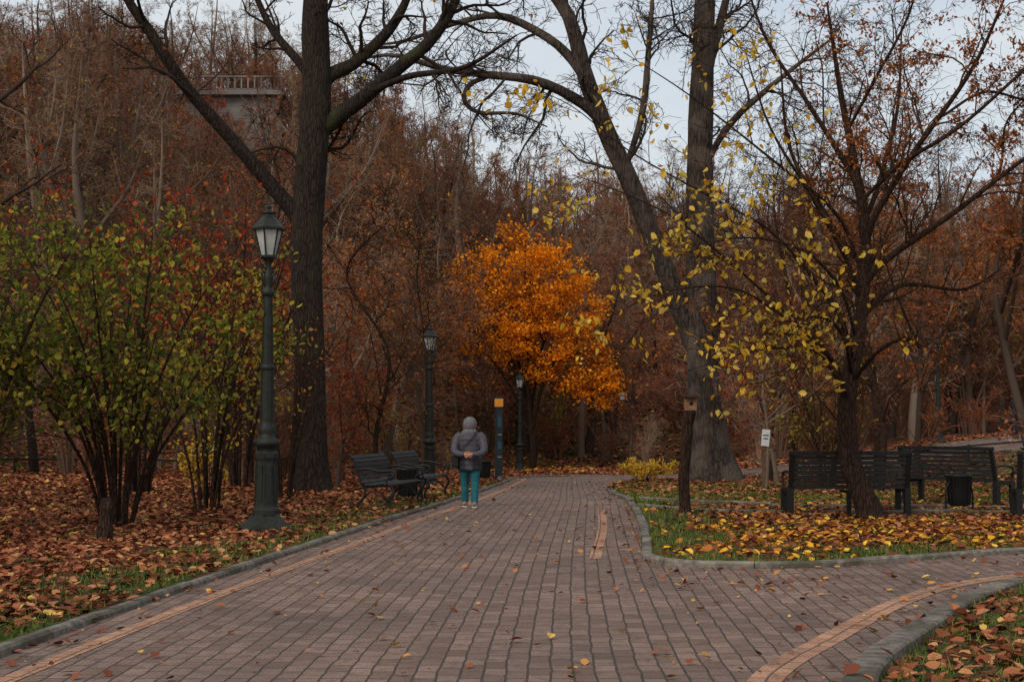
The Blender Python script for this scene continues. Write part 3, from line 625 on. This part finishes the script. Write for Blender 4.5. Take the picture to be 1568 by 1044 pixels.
for i, (sx, sy, hh, seed) in enumerate(((-3.2, 34, 6.5, 61), (-2.6, 45, 8, 62), (8.0, 31, 8, 63), (9.5, 37, 11, 64), (14.9, 38, 11, 65), (7.9, 40, 10, 66), (-6.6, 36, 9, 67))):
    rr_ = np.random.default_rng(seed); z0 = LZ(sx, sy); a_ = rr_.normal(0, .25, (4, 2)); R0 = .011*hh
    lb = [[(sx, sy, z0-.1, R0), (sx+a_[0, 0]*.3, sy, z0+hh*.2, R0*.8), (sx+a_[1, 0], sy+a_[1, 1], z0+hh*.5, R0*.55), (sx+a_[2, 0]*1.8, sy+a_[2, 1]*1.5, z0+hh*.8, .028), (sx+a_[3, 0]*2, sy+a_[3, 1]*2, z0+hh, .008)]]
    add_obj('sapling_tree', make_tree('sapling_tree', lb, [dict(c=24, t0=.22, l0=.16, l1=.36, Lmax=9, rr=.45, rmax=.028, rmin=.009, n=7, wob=.22, up=.05, k=3), dict(c=9, l0=.3, l1=.6, rr=.5, rmin=.007, rend=.006, n=4, wob=.24, k=2), dict(c=5, l0=.4, l1=.7, rr=.6, rmin=.006, rend=.006, n=3, k=2)], [M_bark_brown, M_leaf_ygreen if i % 2 else M_leaf_rust], rr_, few_leaves(1, .07, .08), 9, tw=M_tw_brown))

# ------------------------------------------------------------------ furniture
M_iron = simple('iron_dark_green', (.018, .020, .016), .55, .35, 14, .25, .15)
M_black = simple('black_iron', (.009, .009, .009), .5, .3, 20, .3)
M_slat = simple('bench_slat_paint', (.014, .013, .011), .6, .45, 12, .25)
M_glass = simple('frosted_glass', (.40, .42, .39), .3, .12, 8, .5)
def lathe(qm, prof, k, mi=0, ox=0, oy=0, oz=0, rot=0., smooth=None, flute=0, fa=0.):
    th = np.arange(k)*2*np.pi/k+rot; V = []
    for h, r in prof:
        rr = r*(1+fa*np.cos(th*flute)) if flute else r
        V.append(np.stack([ox+rr*np.cos(th), oy+rr*np.sin(th), np.full(k, oz+h)], -1))
    V = np.concatenate(V); n = len(prof); idx = np.arange(n*k).reshape(n, k); nx = np.roll(idx, -1, 1)
    qm.add(V, np.stack([idx[:-1], nx[:-1], nx[1:], idx[1:]], -1).reshape(-1, 4), mi, (k > 10) if smooth is None else smooth)
def box(qm, c, h, mi=0, R=None, bev=.12):
    c = np.array(c, float); h = np.array(h, float); b = min(h)*bev
    V = []; F = []
    sg = [(-1, -1), (1, -1), (1, 1), (-1, 1)]
    for z, ins in ((-h[2], b), (-h[2]+b, 0), (h[2]-b, 0), (h[2], b)):
        for a, d in sg: V.append((a*(h[0]-ins), d*(h[1]-ins), z))
    for l in range(3):
        for j in range(4): F.append((l*4+j, l*4+(j+1) % 4, l*4+4+(j+1) % 4, l*4+4+j))
    F += [(3, 2, 1, 0), (12, 13, 14, 15)]
    V = np.array(V)
    if R is not None: V = V@np.array(R).T
    qm.add(V+c, F, mi, False)
def wire(qm, pts, r, k=6, mi=0, n=None):
    cp = np.array([(*p, r) if len(p) == 3 else p for p in pts], float); q = resample(cp, n or len(pts)*5)
    tubes(qm, q[None, :, :3], q[None, :, 3], k, mi)
def lamp_mesh():
    qm = QM()
    lathe(qm, [(0, .0), (0, .46), (.07, .46), (.09, .40), (.16, .30), (.24, .225), (.27, .0)], 4, 0, rot=math.pi/4, smooth=False)
    lathe(qm, [(.2, .19), (.3, .19), (.34, .165), (.36, .16), (.95, .145), (1.0, .165), (1.06, .165), (1.1, .13)], 8, 0, rot=math.pi/8, smooth=False)
    for a in range(8):
        th = a*math.pi/4; R = Matrix.Rotation(th, 3, 'Z'); box(qm, (math.cos(th)*.147, math.sin(th)*.147, .65), (.008, .035, .24), 0, R)
    lathe(qm, [(1.08, .13), (1.14, .13), (1.16, .175), (1.2, .185), (1.24, .175), (1.26, .12), (1.34, .115), (1.38, .13), (1.42, .11), (1.48, .10)], 16)
    lathe(qm, [(1.46, .092), (2.2, .082)], 32, 0, flute=10, fa=.07)
    lathe(qm, [(2.18, .085), (2.2, .1), (2.24, .1), (2.26, .078)], 16)
    lathe(qm, [(2.24, .078), (3.2, .058)], 32, 0, flute=10, fa=.07)
    lathe(qm, [(3.18, .06), (3.2, .085), (3.25, .09), (3.28, .07), (3.34, .055), (3.42, .075), (3.48, .07), (3.52, .045), (3.62, .04), (3.66, .06), (3.69, .075), (3.72, .09), (3.735, 0)], 16)
    for a in range(4):
        th = a*math.pi/2+.6; c, s = math.cos(th), math.sin(th)
        wire(qm, [(c*.05, s*.05, 3.3), (c*.12, s*.12, 3.4), (c*.11, s*.11, 3.52), (c*.06, s*.06, 3.5)], .009)
        wire(qm, [(c*.04, s*.04, 3.56), (c*.14, s*.14, 3.6), (c*.15, s*.15, 3.7), (c*.09, s*.09, 3.72)], .009)
    lathe(qm, [(3.735, .095), (4.1, .185)], 6, 1, smooth=False)
    for a in range(6):
        th = a*math.pi/3; c, s = math.cos(th), math.sin(th)
        tubes(qm, np.array([[(c*.1, s*.1, 3.72), (c*.195, s*.195, 4.12)]]), np.array([[.012, .012]]), 5)
    lathe(qm, [(3.71, .0), (3.71, .12), (3.745, .12), (3.75, .0)], 6, 0, smooth=False)
    lathe(qm, [(4.085, .19), (4.09, .235), (4.12, .24), (4.15, .2), (4.24, .13), (4.27, .085), (4.3, .08), (4.33, .1), (4.35, .05), (4.38, .03), (4.41, .04), (4.44, .02), (4.47, 0)], 6, 0, rot=0, smooth=False)
    return qm.mesh('street_lamp', [M_iron, M_glass])
LM = lamp_mesh()
for x, y, s, rz in ((-3.32, 19.3, 1., .35), (-2.2, 38.2, .97, .1), (.34, 61, .97, .2), (8.85, 88, 1.0, .5), (16.4, 54.8, .93, .3)):
    add_obj('street_lamp', LM, None, (x, y, LZ(x, y)-.02), (0, 0, rz), s)

def bench_scroll():
    qm = QM(); L = .92
    seat = [(.27, .44), (.19, .45), (.11, .445), (.03, .435), (-.05, .43), (-.13, .435)]
    back = [(-.21, .48), (-.245, .55), (-.27, .62), (-.29, .69), (-.31, .76), (-.34, .83), (-.385, .89)]
    full = seat+back
    for i, (a, b) in enumerate(full):
        p0 = full[max(0, i-1)]; p1 = full[min(len(full)-1, i+1)]
        an = math.atan2(p1[1]-p0[1], p1[0]-p0[0]); R = Matrix.Rotation(an, 3, 'X')
        box(qm, (0, a, b), (L, .031, .013), 1, R)
    for sx in (-L+.06, L-.06):
        wire(qm, [(sx, a, b-.025) for a, b in full], .018, 6, 0)
        wire(qm, [(sx, .27, .42), (sx, .33, .3), (sx, .25, .16), (sx, .3, .04), (sx, .37, 0.02), (sx, .40, .06), (sx, .36, .08)], .021, 6, 0)
        wire(qm, [(sx, -.2, .45), (sx, -.16, .28), (sx, -.26, .14), (sx, -.34, .03), (sx, -.41, .02), (sx, -.42, .07), (sx, -.38, .08)], .021, 6, 0)
        wire(qm, [(sx, .22, .2), (sx, .06, .34), (sx, -.1, .3), (sx, -.22, .17)], .015, 6, 0)
        wire(qm, [(sx, -.28, .68), (sx, -.12, .70), (sx, .1, .66), (sx, .28, .67), (sx, .34, .61), (sx, .29, .55), (sx, .24, .59), (sx, .27, .62)], .02, 6, 0)
        wire(qm, [(sx, .27, .56), (sx, .2, .5), (sx, .25, .44)], .015, 6, 0)
        wire(qm, [(sx, -.385, .89), (sx, -.43, .93), (sx, -.47, .90), (sx, -.44, .86)], .017, 6, 0)
    return qm.mesh('park_bench', [M_black, M_slat])
def bench_plain():
    qm = QM(); L = .95
    for i in range(7):
        z = .46+i*.075; y = -.2-i*.018; box(qm, (0, y, z), (L, .012, .03), 1, Matrix.Rotation(-.22, 3, 'X') @ Matrix.Identity(3))
    box(qm, (0, -.335, .985), (L+.01, .022, .035), 1)
    for i in range(6): box(qm, (0, -.13+i*.082, .44-.004*i), (L, .034, .014), 1)
    for sx in (-L+.03, L-.03):
        box(qm, (sx, -.2, .22), (.045, .05, .22), 0); box(qm, (sx, .26, .21), (.04, .04, .21), 0)
        box(qm, (sx, .03, .40), (.03, .25, .025), 0)
        box(qm, (sx, -.275, .70), (.035, .022, .3), 0, Matrix.Rotation(.24, 3, 'X'))
        box(qm, (sx, -.22, .015), (.06, .08, .015), 0); box(qm, (sx, .26, .013), (.06, .07, .013), 0)
        wire(qm, [(sx, -.26, .68), (sx, 0, .70), (sx, .25, .67), (sx, .3, .6), (sx, .27, .42)], .02, 6, 0)
    box(qm, (0, .02, .38), (.03, .22, .02), 0)
    box(qm, (0, -.2, .2), (.03, .03, .2), 0)
    return qm.mesh('park_bench', [M_black, M_slat])
BS, BP = bench_scroll(), bench_plain()
add_obj('park_bench', BS, None, (-2.08, 24.3, LZ(-2.05, 24.6)-.01), (0, 0, math.radians(-102)))
add_obj('park_bench', BS, None, (-1.72, 27.5, LZ(-1.95, 27.6)-.01), (0, 0, math.radians(-100)))
add_obj('park_bench', BP, None, (5.25, 22.5, LZ(5.25, 22.5)-.01), (0, 0, math.radians(2)))
add_obj('park_bench', BP, None, (7.75, 24.9, LZ(7.6, 24.9)+.02), (0, 0, math.radians(-52)))
add_obj('park_bench', BP, None, (8.72, 22.0, LZ(8.55, 22.2)-.01), (0, 0, math.radians(-8)))
def bin_mesh():
    qm = QM()
    lathe(qm, [(.12, 0), (.12, .14), (.14, .15), (.3, .165), (.55, .185), (.57, .2), (.6, .2), (.6, .175), (.5, .165), (.2, .14), (.2, 0)], 20)
    for i in range(14):
        th = i*math.pi/7; c, s = math.cos(th), math.sin(th); tubes(qm, np.array([[(c*.158, s*.158, .14), (c*.192, s*.192, .56)]]), np.array([[.01, .01]]), 4)
    for a in (0, math.pi):
        c = math.cos(a); wire(qm, [(c*.26, 0, 0), (c*.25, 0, .35), (c*.19, 0, .48)], .014); box(qm, (c*.26, 0, .01), (.03, .1, .012))
    return qm.mesh('litter_bin', [M_black])
BN = bin_mesh()
for x, y, rz in ((-1.9, 26.0, .3), (-.82, 42, 0), (7.2, 23.0, .4)):
    add_obj('litter_bin', BN, None, (x, y, LZ(x, y)-.01), (0, 0, rz), 1.05)
def low_rail(name, pts, h=.42, step=1.8):
    pl = smooth_line(pts, .6); z = T(pl[:, 0], pl[:, 1])+.03; qm = QM()
    P3 = np.stack([pl[:, 0], pl[:, 1], z+h], -1)
    tubes(qm, P3[None], np.full((1, len(P3)), .032), 6, 0)
    for i in range(0, len(P3), 3): box(qm, (P3[i, 0], P3[i, 1], P3[i, 2]-h/2), (.03, .03, h/2+.05), 0)
    add_obj(name, qm.mesh(name, [M_iron]))
low_rail('low_railing', [(-16, 40), (-11, 41.5), (-7, 42.5), (-4.2, 43.5)])
low_rail('low_railing', [(12.5, 44.8), (16, 44.9), (22, 44.3), (30, 43.5)], .5)

M_white = simple('sign_white', (.5, .51, .49), .5, .12, 6)
M_wood = simple('weathered_wood', (.10, .065, .045), .9, .4, 14, .1, .6)
M_blue = simple('sign_blue', (.02, .06, .095), .5, .2, 6); M_org = simple('sign_orange', (.65, .25, .03), .5, .2, 6)
M_dk = simple('sign_body', (.014, .018, .022), .5, .3, 6)
M_pale = simple('sign_print', (.16, .17, .17), .5, .3, 6)
def sign_pillar():
    qm = QM(); box(qm, (0, 0, 1.2), (.11, .08, 1.2), 0, None, .06); box(qm, (0, -.002, 2.38), (.125, .095, .13), 2); box(qm, (0, 0, 2.54), (.14, .11, .025), 0)
    for z, h, mi in ((1.80, .16, 1), (1.42, .02, 3), (1.1, .12, 1), (.75, .02, 3), (.12, .06, 3)): box(qm, (.02, -.08, z), (.06, .006, h), mi)
    return qm.mesh('information_pillar', [M_dk, M_blue, M_org, M_pale])
add_obj('information_pillar', sign_pillar(), None, (-.40, 43, LZ(-.4, 43)-.03), (0, 0, .1))
def post_sign(H, w, h, tilt, name, wood=True):
    qm = QM(); box(qm, (0, 0, H/2), (.04, .03, H/2), 0); box(qm, (0, -.045, H-h), (w, .012, h), 1, Matrix.Rotation(tilt, 3, 'Y'))
    box(qm, (0, -.06, H-h*.7), (w*.7, .003, .012), 2); box(qm, (0, -.06, H-h*1.1), (w*.6, .003, .012), 2)
    return qm.mesh(name, [M_wood, M_white, M_dk])
add_obj('notice_sign', post_sign(1.42, .09, .19, .05, 'notice_sign'), None, (5.75, 32.7, LZ(5.75, 32.7)-.02), (0, .05, 0))
add_obj('notice_sign', post_sign(3.3, .2, .17, 0, 'notice_sign'), None, (5.5, 70, LZ(5.5, 70)-.02), (0, 0, 0))
def birdhouse():
    root = bpy.data.objects.new('birdhouse_on_stump', None); COL.objects.link(root); root.location = (2.72, 22.5, LZ(2.72, 22.5))
    qm = QM(); l = resample([(0, 0, -.1, .13), (.0, 0, .15, .095), (-.02, 0, .6, .088), (.03, 0, 1.1, .085), (.05, 0, 1.4, .09), (.09, 0, 1.62, .10)], 18)
    tubes(qm, l[None, :, :3], l[None, :, 3], 12, 0, .06); lathe(qm, [(1.6, .1), (1.64, .08), (1.65, 0)], 12, 0, .09)
    add_obj('stump', qm.mesh('stump', [M_bark_brown]), root)
    qm = QM(); box(qm, (.1, 0, 1.74), (.09, .085, .1), 0, None, .05); box(qm, (.1, -.02, 1.86), (.115, .13, .012), 1, Matrix.Rotation(.15, 3, 'X'))
    lathe(qm, [(0, 0), (0, .028), (.006, .03), (.008, .0)], 14, 2)
    V = qm.V[-1]; V2 = V.copy(); V2[:, 1] = -.088-V[:, 2]; V2[:, 2] = 1.75+V[:, 1]; V2[:, 0] = V[:, 0]+.1; qm.V[-1] = V2
    add_obj('nest_box', qm.mesh('nest_box', [simple('nest_box_wood', (.24, .13, .07), .8, .3, 14), M_bark_brown, M_black]), root)
birdhouse()
qm = QM(); l = resample([(0, 0, -.1, .12), (.0, 0, .15, .09), (.02, 0, .4, .085), (.0, 0, .5, .05)], 12); tubes(qm, l[None, :, :3], l[None, :, 3], 12, 0, .1)
add_obj('tree_stump', qm.mesh('tree_stump', [M_bark_brown]), None, (-5.15, 18.1, LZ(-5.15, 18.1)))

def terrace():
    root = bpy.data.objects.new('hilltop_terrace', None); COL.objects.link(root)
    M_c = simple('terrace_concrete', (.20, .18, .165), .85, .3, .8, .2); root.location = (-26.5, 108, 0)
    qm = QM(); box(qm, (0, 0, 24.0), (9, 1.2, 2.2), 0, None, .05); box(qm, (0, -.2, 26.3), (9.3, 1.6, .18), 0, None, .1)
    add_obj('wall', qm.mesh('wall', [M_c]), root)
    qm = QM()
    for i in range(37): box(qm, (-9+i*.5, -1.5, 27.0), (.05, .05, .5), 0)
    box(qm, (0, -1.5, 27.55), (9.3, .1, .06), 0); box(qm, (0, -1.5, 26.6), (9.3, .05, .04), 0)
    add_obj('railing', qm.mesh('railing', [M_c]), root)
terrace()

# ------------------------------------------------------------------ people
def person(name='walking_woman', jc=(.065, .06, .075), pc=(.012, .11, .14), hc=(.13, .12, .13)):
    root = bpy.data.objects.new(name, None); COL.objects.link(root)
    M_jacket = simple('jacket', jc, .6, .25, 30, .3); M_coat = simple('jacket_hem_dark', (.022, .022, .03), .6, .2, 30)
    M_pants = simple('trousers', pc, .8, .3, 20); M_skin = simple('skin', (.5, .22, .14), .5, .1, 10)
    M_shoe = simple('shoe', (.25, .16, .11), .6, .3, 20); M_hood = simple('hood', hc, .8, .25, 30); M_sole = simple('sole', (.5, .48, .45), .6)
    def loft(qm, rings, k=20, mi=0):
        th = np.arange(k)*2*np.pi/k; V = []
        rings = [(*rings[0][:3], .001, .001)]+rings+[(*rings[-1][:3], .001, .001)]
        for x, y, z, a, b in rings: V.append(np.stack([x+a*np.cos(th), y+b*np.sin(th), np.full(k, z)], -1))
        n = len(rings); idx = np.arange(n*k).reshape(n, k); nx = np.roll(idx, -1, 1)
        qm.add(np.concatenate(V), np.stack([idx[:-1], nx[:-1], nx[1:], idx[1:]], -1).reshape(-1, 4), mi)
    def limb(qm, pts, k=14, mi=0, n=20):
        q = resample(pts, n); q = np.vstack([np.append(q[0, :3], .001), q, np.append(q[-1, :3], .001)])
        q[0, :3] -= (q[2, :3]-q[1, :3])*.02; q[-1, :3] += (q[-2, :3]-q[-3, :3])*.02
        tubes(qm, q[None, :, :3], q[None, :, 3], k, mi)
    qm = QM()
    zs = np.linspace(.64, 1.33, 36)
    rx = np.interp(zs, [.64, .8, .95, 1.05, 1.2, 1.28, 1.33], [.205, .212, .19, .185, .2, .18, .10])
    ry = np.interp(zs, [.64, .8, .95, 1.05, 1.2, 1.28, 1.33], [.15, .155, .135, .13, .135, .12, .08])
    puff = 1+.05*np.abs(np.sin((zs-.64)*math.pi/.085))
    loft(qm, [(0, 0, z, a*p, b*p) for z, a, b, p in zip(zs, rx, ry, puff)], 28)
    loft(qm, [(0, .0, 1.28, .08, .08), (0, .01, 1.4, .07, .075)])
    for s in (-1, 1):
        limb(qm, [(s*.15, 0, 1.27, .075), (s*.215, -.02, 1.2, .08), (s*.25, -.07, 1.08, .07), (s*.255, -.12, .98, .066), (s*.18, -.18, .935, .056), (s*.10, -.205, .93, .046), (s*.065, -.21, .93, .042)], 16, 0, 26)
    fy = {-1: .12, 1: -.08}
    for s in (-1, 1):
        f = fy[s]
        limb(qm, [(s*.085, 0, .86, .10), (s*.092, f*.15, .68, .098), (s*.094, f*.5+.02, .45, .075), (s*.094, f*.8, .25, .066), (s*.094, f, .09, .066)], 16, 0, 20)
    me = qm.mesh('tmp', [])
    o = add_obj('tmp', me); md = o.modifiers.new('r', 'REMESH'); md.mode = 'VOXEL'; md.voxel_size = .011; md.use_smooth_shade = True
    sm = o.modifiers.new('s', 'SMOOTH'); sm.factor = .4; sm.iterations = 2
    dg = bpy.context.evaluated_depsgraph_get(); body = bpy.data.meshes.new_from_object(o.evaluated_get(dg)); body.name = 'body'
    bpy.data.objects.remove(o)
    body.materials.clear()
    for mm in (M_jacket, M_coat, M_pants): body.materials.append(mm)
    for p in body.polygons:
        c = p.center
        arm = abs(c.x) > .16 and c.z > .86 or c.y < -.15
        p.material_index = 2 if c.z < .645 else (1 if c.z < .84 and not arm else 0)
    add_obj('body', body, root)
    qm = QM()
    th = np.linspace(0, np.pi, 13); prof = [(-math.cos(t)*.115, max(.001, math.sin(t)*.085)) for t in th]
    lathe(qm, prof, 20, 0, 0, .02, 1.445); V = qm.V[-1]
    nose = np.exp(-((V[:, 0]/.018)**2+((V[:, 2]-1.435)/.025)**2))*(V[:, 1] > .02); V[:, 1] += .025*nose; V[:, 1] *= 1.12
    for s in (-1, 1):
        lathe(qm, [(-.008, .001), (-.005, .008), (.005, .008), (.008, .001)], 8, 1, s*.032, .108, 1.455)
        lathe(qm, [(-.03, .001), (-.015, .012), (.015, .014), (.03, .001)], 8, 0, s*.09, .02, 1.445)
    wire(qm, [(-.025, .108, 1.395), (0, .114, 1.392), (.025, .108, 1.395)], .005, 6, 2)
    add_obj('head', qm.mesh('head', [M_skin, M_black, simple('lips', (.35, .12, .1), .5)]), root)
    qm = QM(); k = 24; th = np.linspace(0, 1, 16)
    V = []
    for t in th:
        a = t*math.radians(118); y = .01-math.cos(a)*.135; rr = math.sin(a)*.128
        ph = np.arange(k)*2*np.pi/k
        V.append(np.stack([rr*np.cos(ph)*.97, np.full(k, y), 1.445+rr*np.sin(ph)*(1.08)-.015*(np.sin(ph) < -.3)*rr/.12], -1))
    V = np.concatenate(V); n = 16; idx = np.arange(n*k).reshape(n, k); nx = np.roll(idx, -1, 1)
    qm.add(V, np.stack([idx[:-1], nx[:-1], nx[1:], idx[1:]], -1).reshape(-1, 4), 0)
    loft(qm, [(0, -.01, 1.27, .15, .11), (0, -.01, 1.31, .145, .115), (0, -.01, 1.35, .118, .105), (0, 0, 1.38, .095, .09)], 20, 0)
    add_obj('hood', qm.mesh('hood', [M_hood]), root)
    qm = QM()
    for s in (-1, 1):
        limb(qm, [(s*.07, -.212, .93, .03), (s*.045, -.232, .925, .036), (s*.01, -.242-(s > 0)*.02, .915, .038), (-s*.012, -.244-(s > 0)*.02, .908, .03)], 12, 0, 10)
        for i, l in enumerate((.052, .062, .058, .046)):
            z = .935-i*.018; y = -.252-(s > 0)*.022
            limb(qm, [(-s*.005, y, z, .009), (-s*(.005+l*.5), y-.012, z-.004, .0085), (-s*(.005+l*.9), y-.002, z-.008, .008), (-s*(.0+l*.95), y+.014, z-.01, .006)], 8, 0, 9)
        limb(qm, [(s*.04, -.252, .95, .011), (s*.022, -.268-(s > 0)*.015, .965, .0105), (-s*.004, -.274-(s > 0)*.015, .962, .008)], 8, 0, 8)
    add_obj('hands', qm.mesh('hands', [M_skin]), root)
    qm = QM()
    for s in (-1, 1):
        f = fy[s]
        V = []; k = 14; th = np.arange(k)*2*np.pi/k; secs = [(-.095, .02, .02, .035), (-.085, .035, .045, .045), (-.04, .042, .062, .06), (.02, .042, .055, .055), (.08, .046, .036, .036), (.13, .04, .027, .027), (.16, .02, .015, .02)]
        for y, w, h, zc in secs:
            z = zc+h*np.sin(th); z = np.maximum(z, .018); V.append(np.stack([s*.095+w*np.cos(th), np.full(k, f+y), z], -1))
        V = np.concatenate(V); n = len(secs); idx = np.arange(n*k).reshape(n, k); nx = np.roll(idx, -1, 1)
        qm.add(V, np.stack([idx[:-1], nx[:-1], nx[1:], idx[1:]], -1).reshape(-1, 4), 0)
        box(qm, (s*.095, f+.03, .012), (.042, .125, .012), 1)
    add_obj('shoes', qm.mesh('shoes', [M_shoe, M_sole]), root)
    qm = QM(); box(qm, (-.245, -.02, .80), (.055, .12, .10), 0, None, .4); box(qm, (-.30, -.02, .84), (.012, .115, .055), 0, None, .3)
    wire(qm, [(-.235, -.1, .88), (-.1, -.155, 1.05), (.06, -.15, 1.22), (.12, -.09, 1.31), (.13, 0, 1.325), (.06, .13, 1.2), (-.1, .15, 1.02), (-.235, .06, .88)], .008, 6)
    add_obj('shoulder_bag', qm.mesh('shoulder_bag', [M_black]), root)
    return root
w = person(); w.location = (-.74, 25.0, 0.0); w.rotation_euler = (0, 0, math.radians(-4))
w = person('distant_pedestrian', (.02, .02, .025), (.02, .02, .03), (.03, .028, .03)); w.location = (17.5, 49.5, float(T(17.5, 49.5))); w.rotation_euler = (0, 0, math.radians(95)); w.scale = (1.08,)*3

# ------------------------------------------------------------------ sky, sun, camera
world = bpy.data.worlds.new('World'); scene.world = world; world.use_nodes = True
nt = world.node_tree; nt.nodes.clear()
out = nt.nodes.new('ShaderNodeOutputWorld')
EL, ROT = 40, 215
sky = N(nt, 'ShaderNodeTexSky', sky_type='NISHITA', sun_disc=False); sky.sun_elevation = math.radians(EL); sky.sun_rotation = math.radians(ROT); sky.dust_density = 3.; sky.air_density = 1.
hs = N(nt, 'ShaderNodeHueSaturation', {'Saturation': .85, 'Value': 1.05, 'Color': sky.outputs[0]})
tc = N(nt, 'ShaderNodeTexCoord')
mp = N(nt, 'ShaderNodeMapping', {'Vector': tc.outputs['Generated'], 'Scale': (1, 1, 2.5)})
n = N(nt, 'ShaderNodeTexNoise', {'Vector': mp.outputs[0], 'Scale': 3.5, 'Detail': 6})
f = ramp(nt, n.outputs[0], [(.38, g(.6)), (.62, g(.97))])
c = mix(nt, f, hs.outputs[0], (4.8, 5.15, 5.4))
bg = N(nt, 'ShaderNodeBackground', {'Color': c, 'Strength': .15})
nt.links.new(bg.outputs[0], out.inputs[0])
sun = bpy.data.lights.new('sun', 'SUN'); sun.energy = 1.5; sun.angle = math.radians(25); sun.color = (1, .88, .74)
so = bpy.data.objects.new('sun', sun); COL.objects.link(so)
az = math.radians(ROT); d = Vector((math.sin(az)*math.cos(math.radians(EL)), math.cos(az)*math.cos(math.radians(EL)), math.sin(math.radians(EL))))
so.rotation_euler = d.to_track_quat('Z', 'Y').to_euler()
cam = bpy.data.cameras.new('camera'); cam.lens = 50; cam.sensor_width = 36; cam.clip_end = 2000
co = bpy.data.objects.new('camera', cam); COL.objects.link(co); co.location = (0, 0, 1.5); co.rotation_euler = (math.radians(90+3.23), 0, 0)
scene.camera = co
scene.view_settings.view_transform = 'Standard'; scene.view_settings.look = 'None'; scene.view_settings.exposure = 0
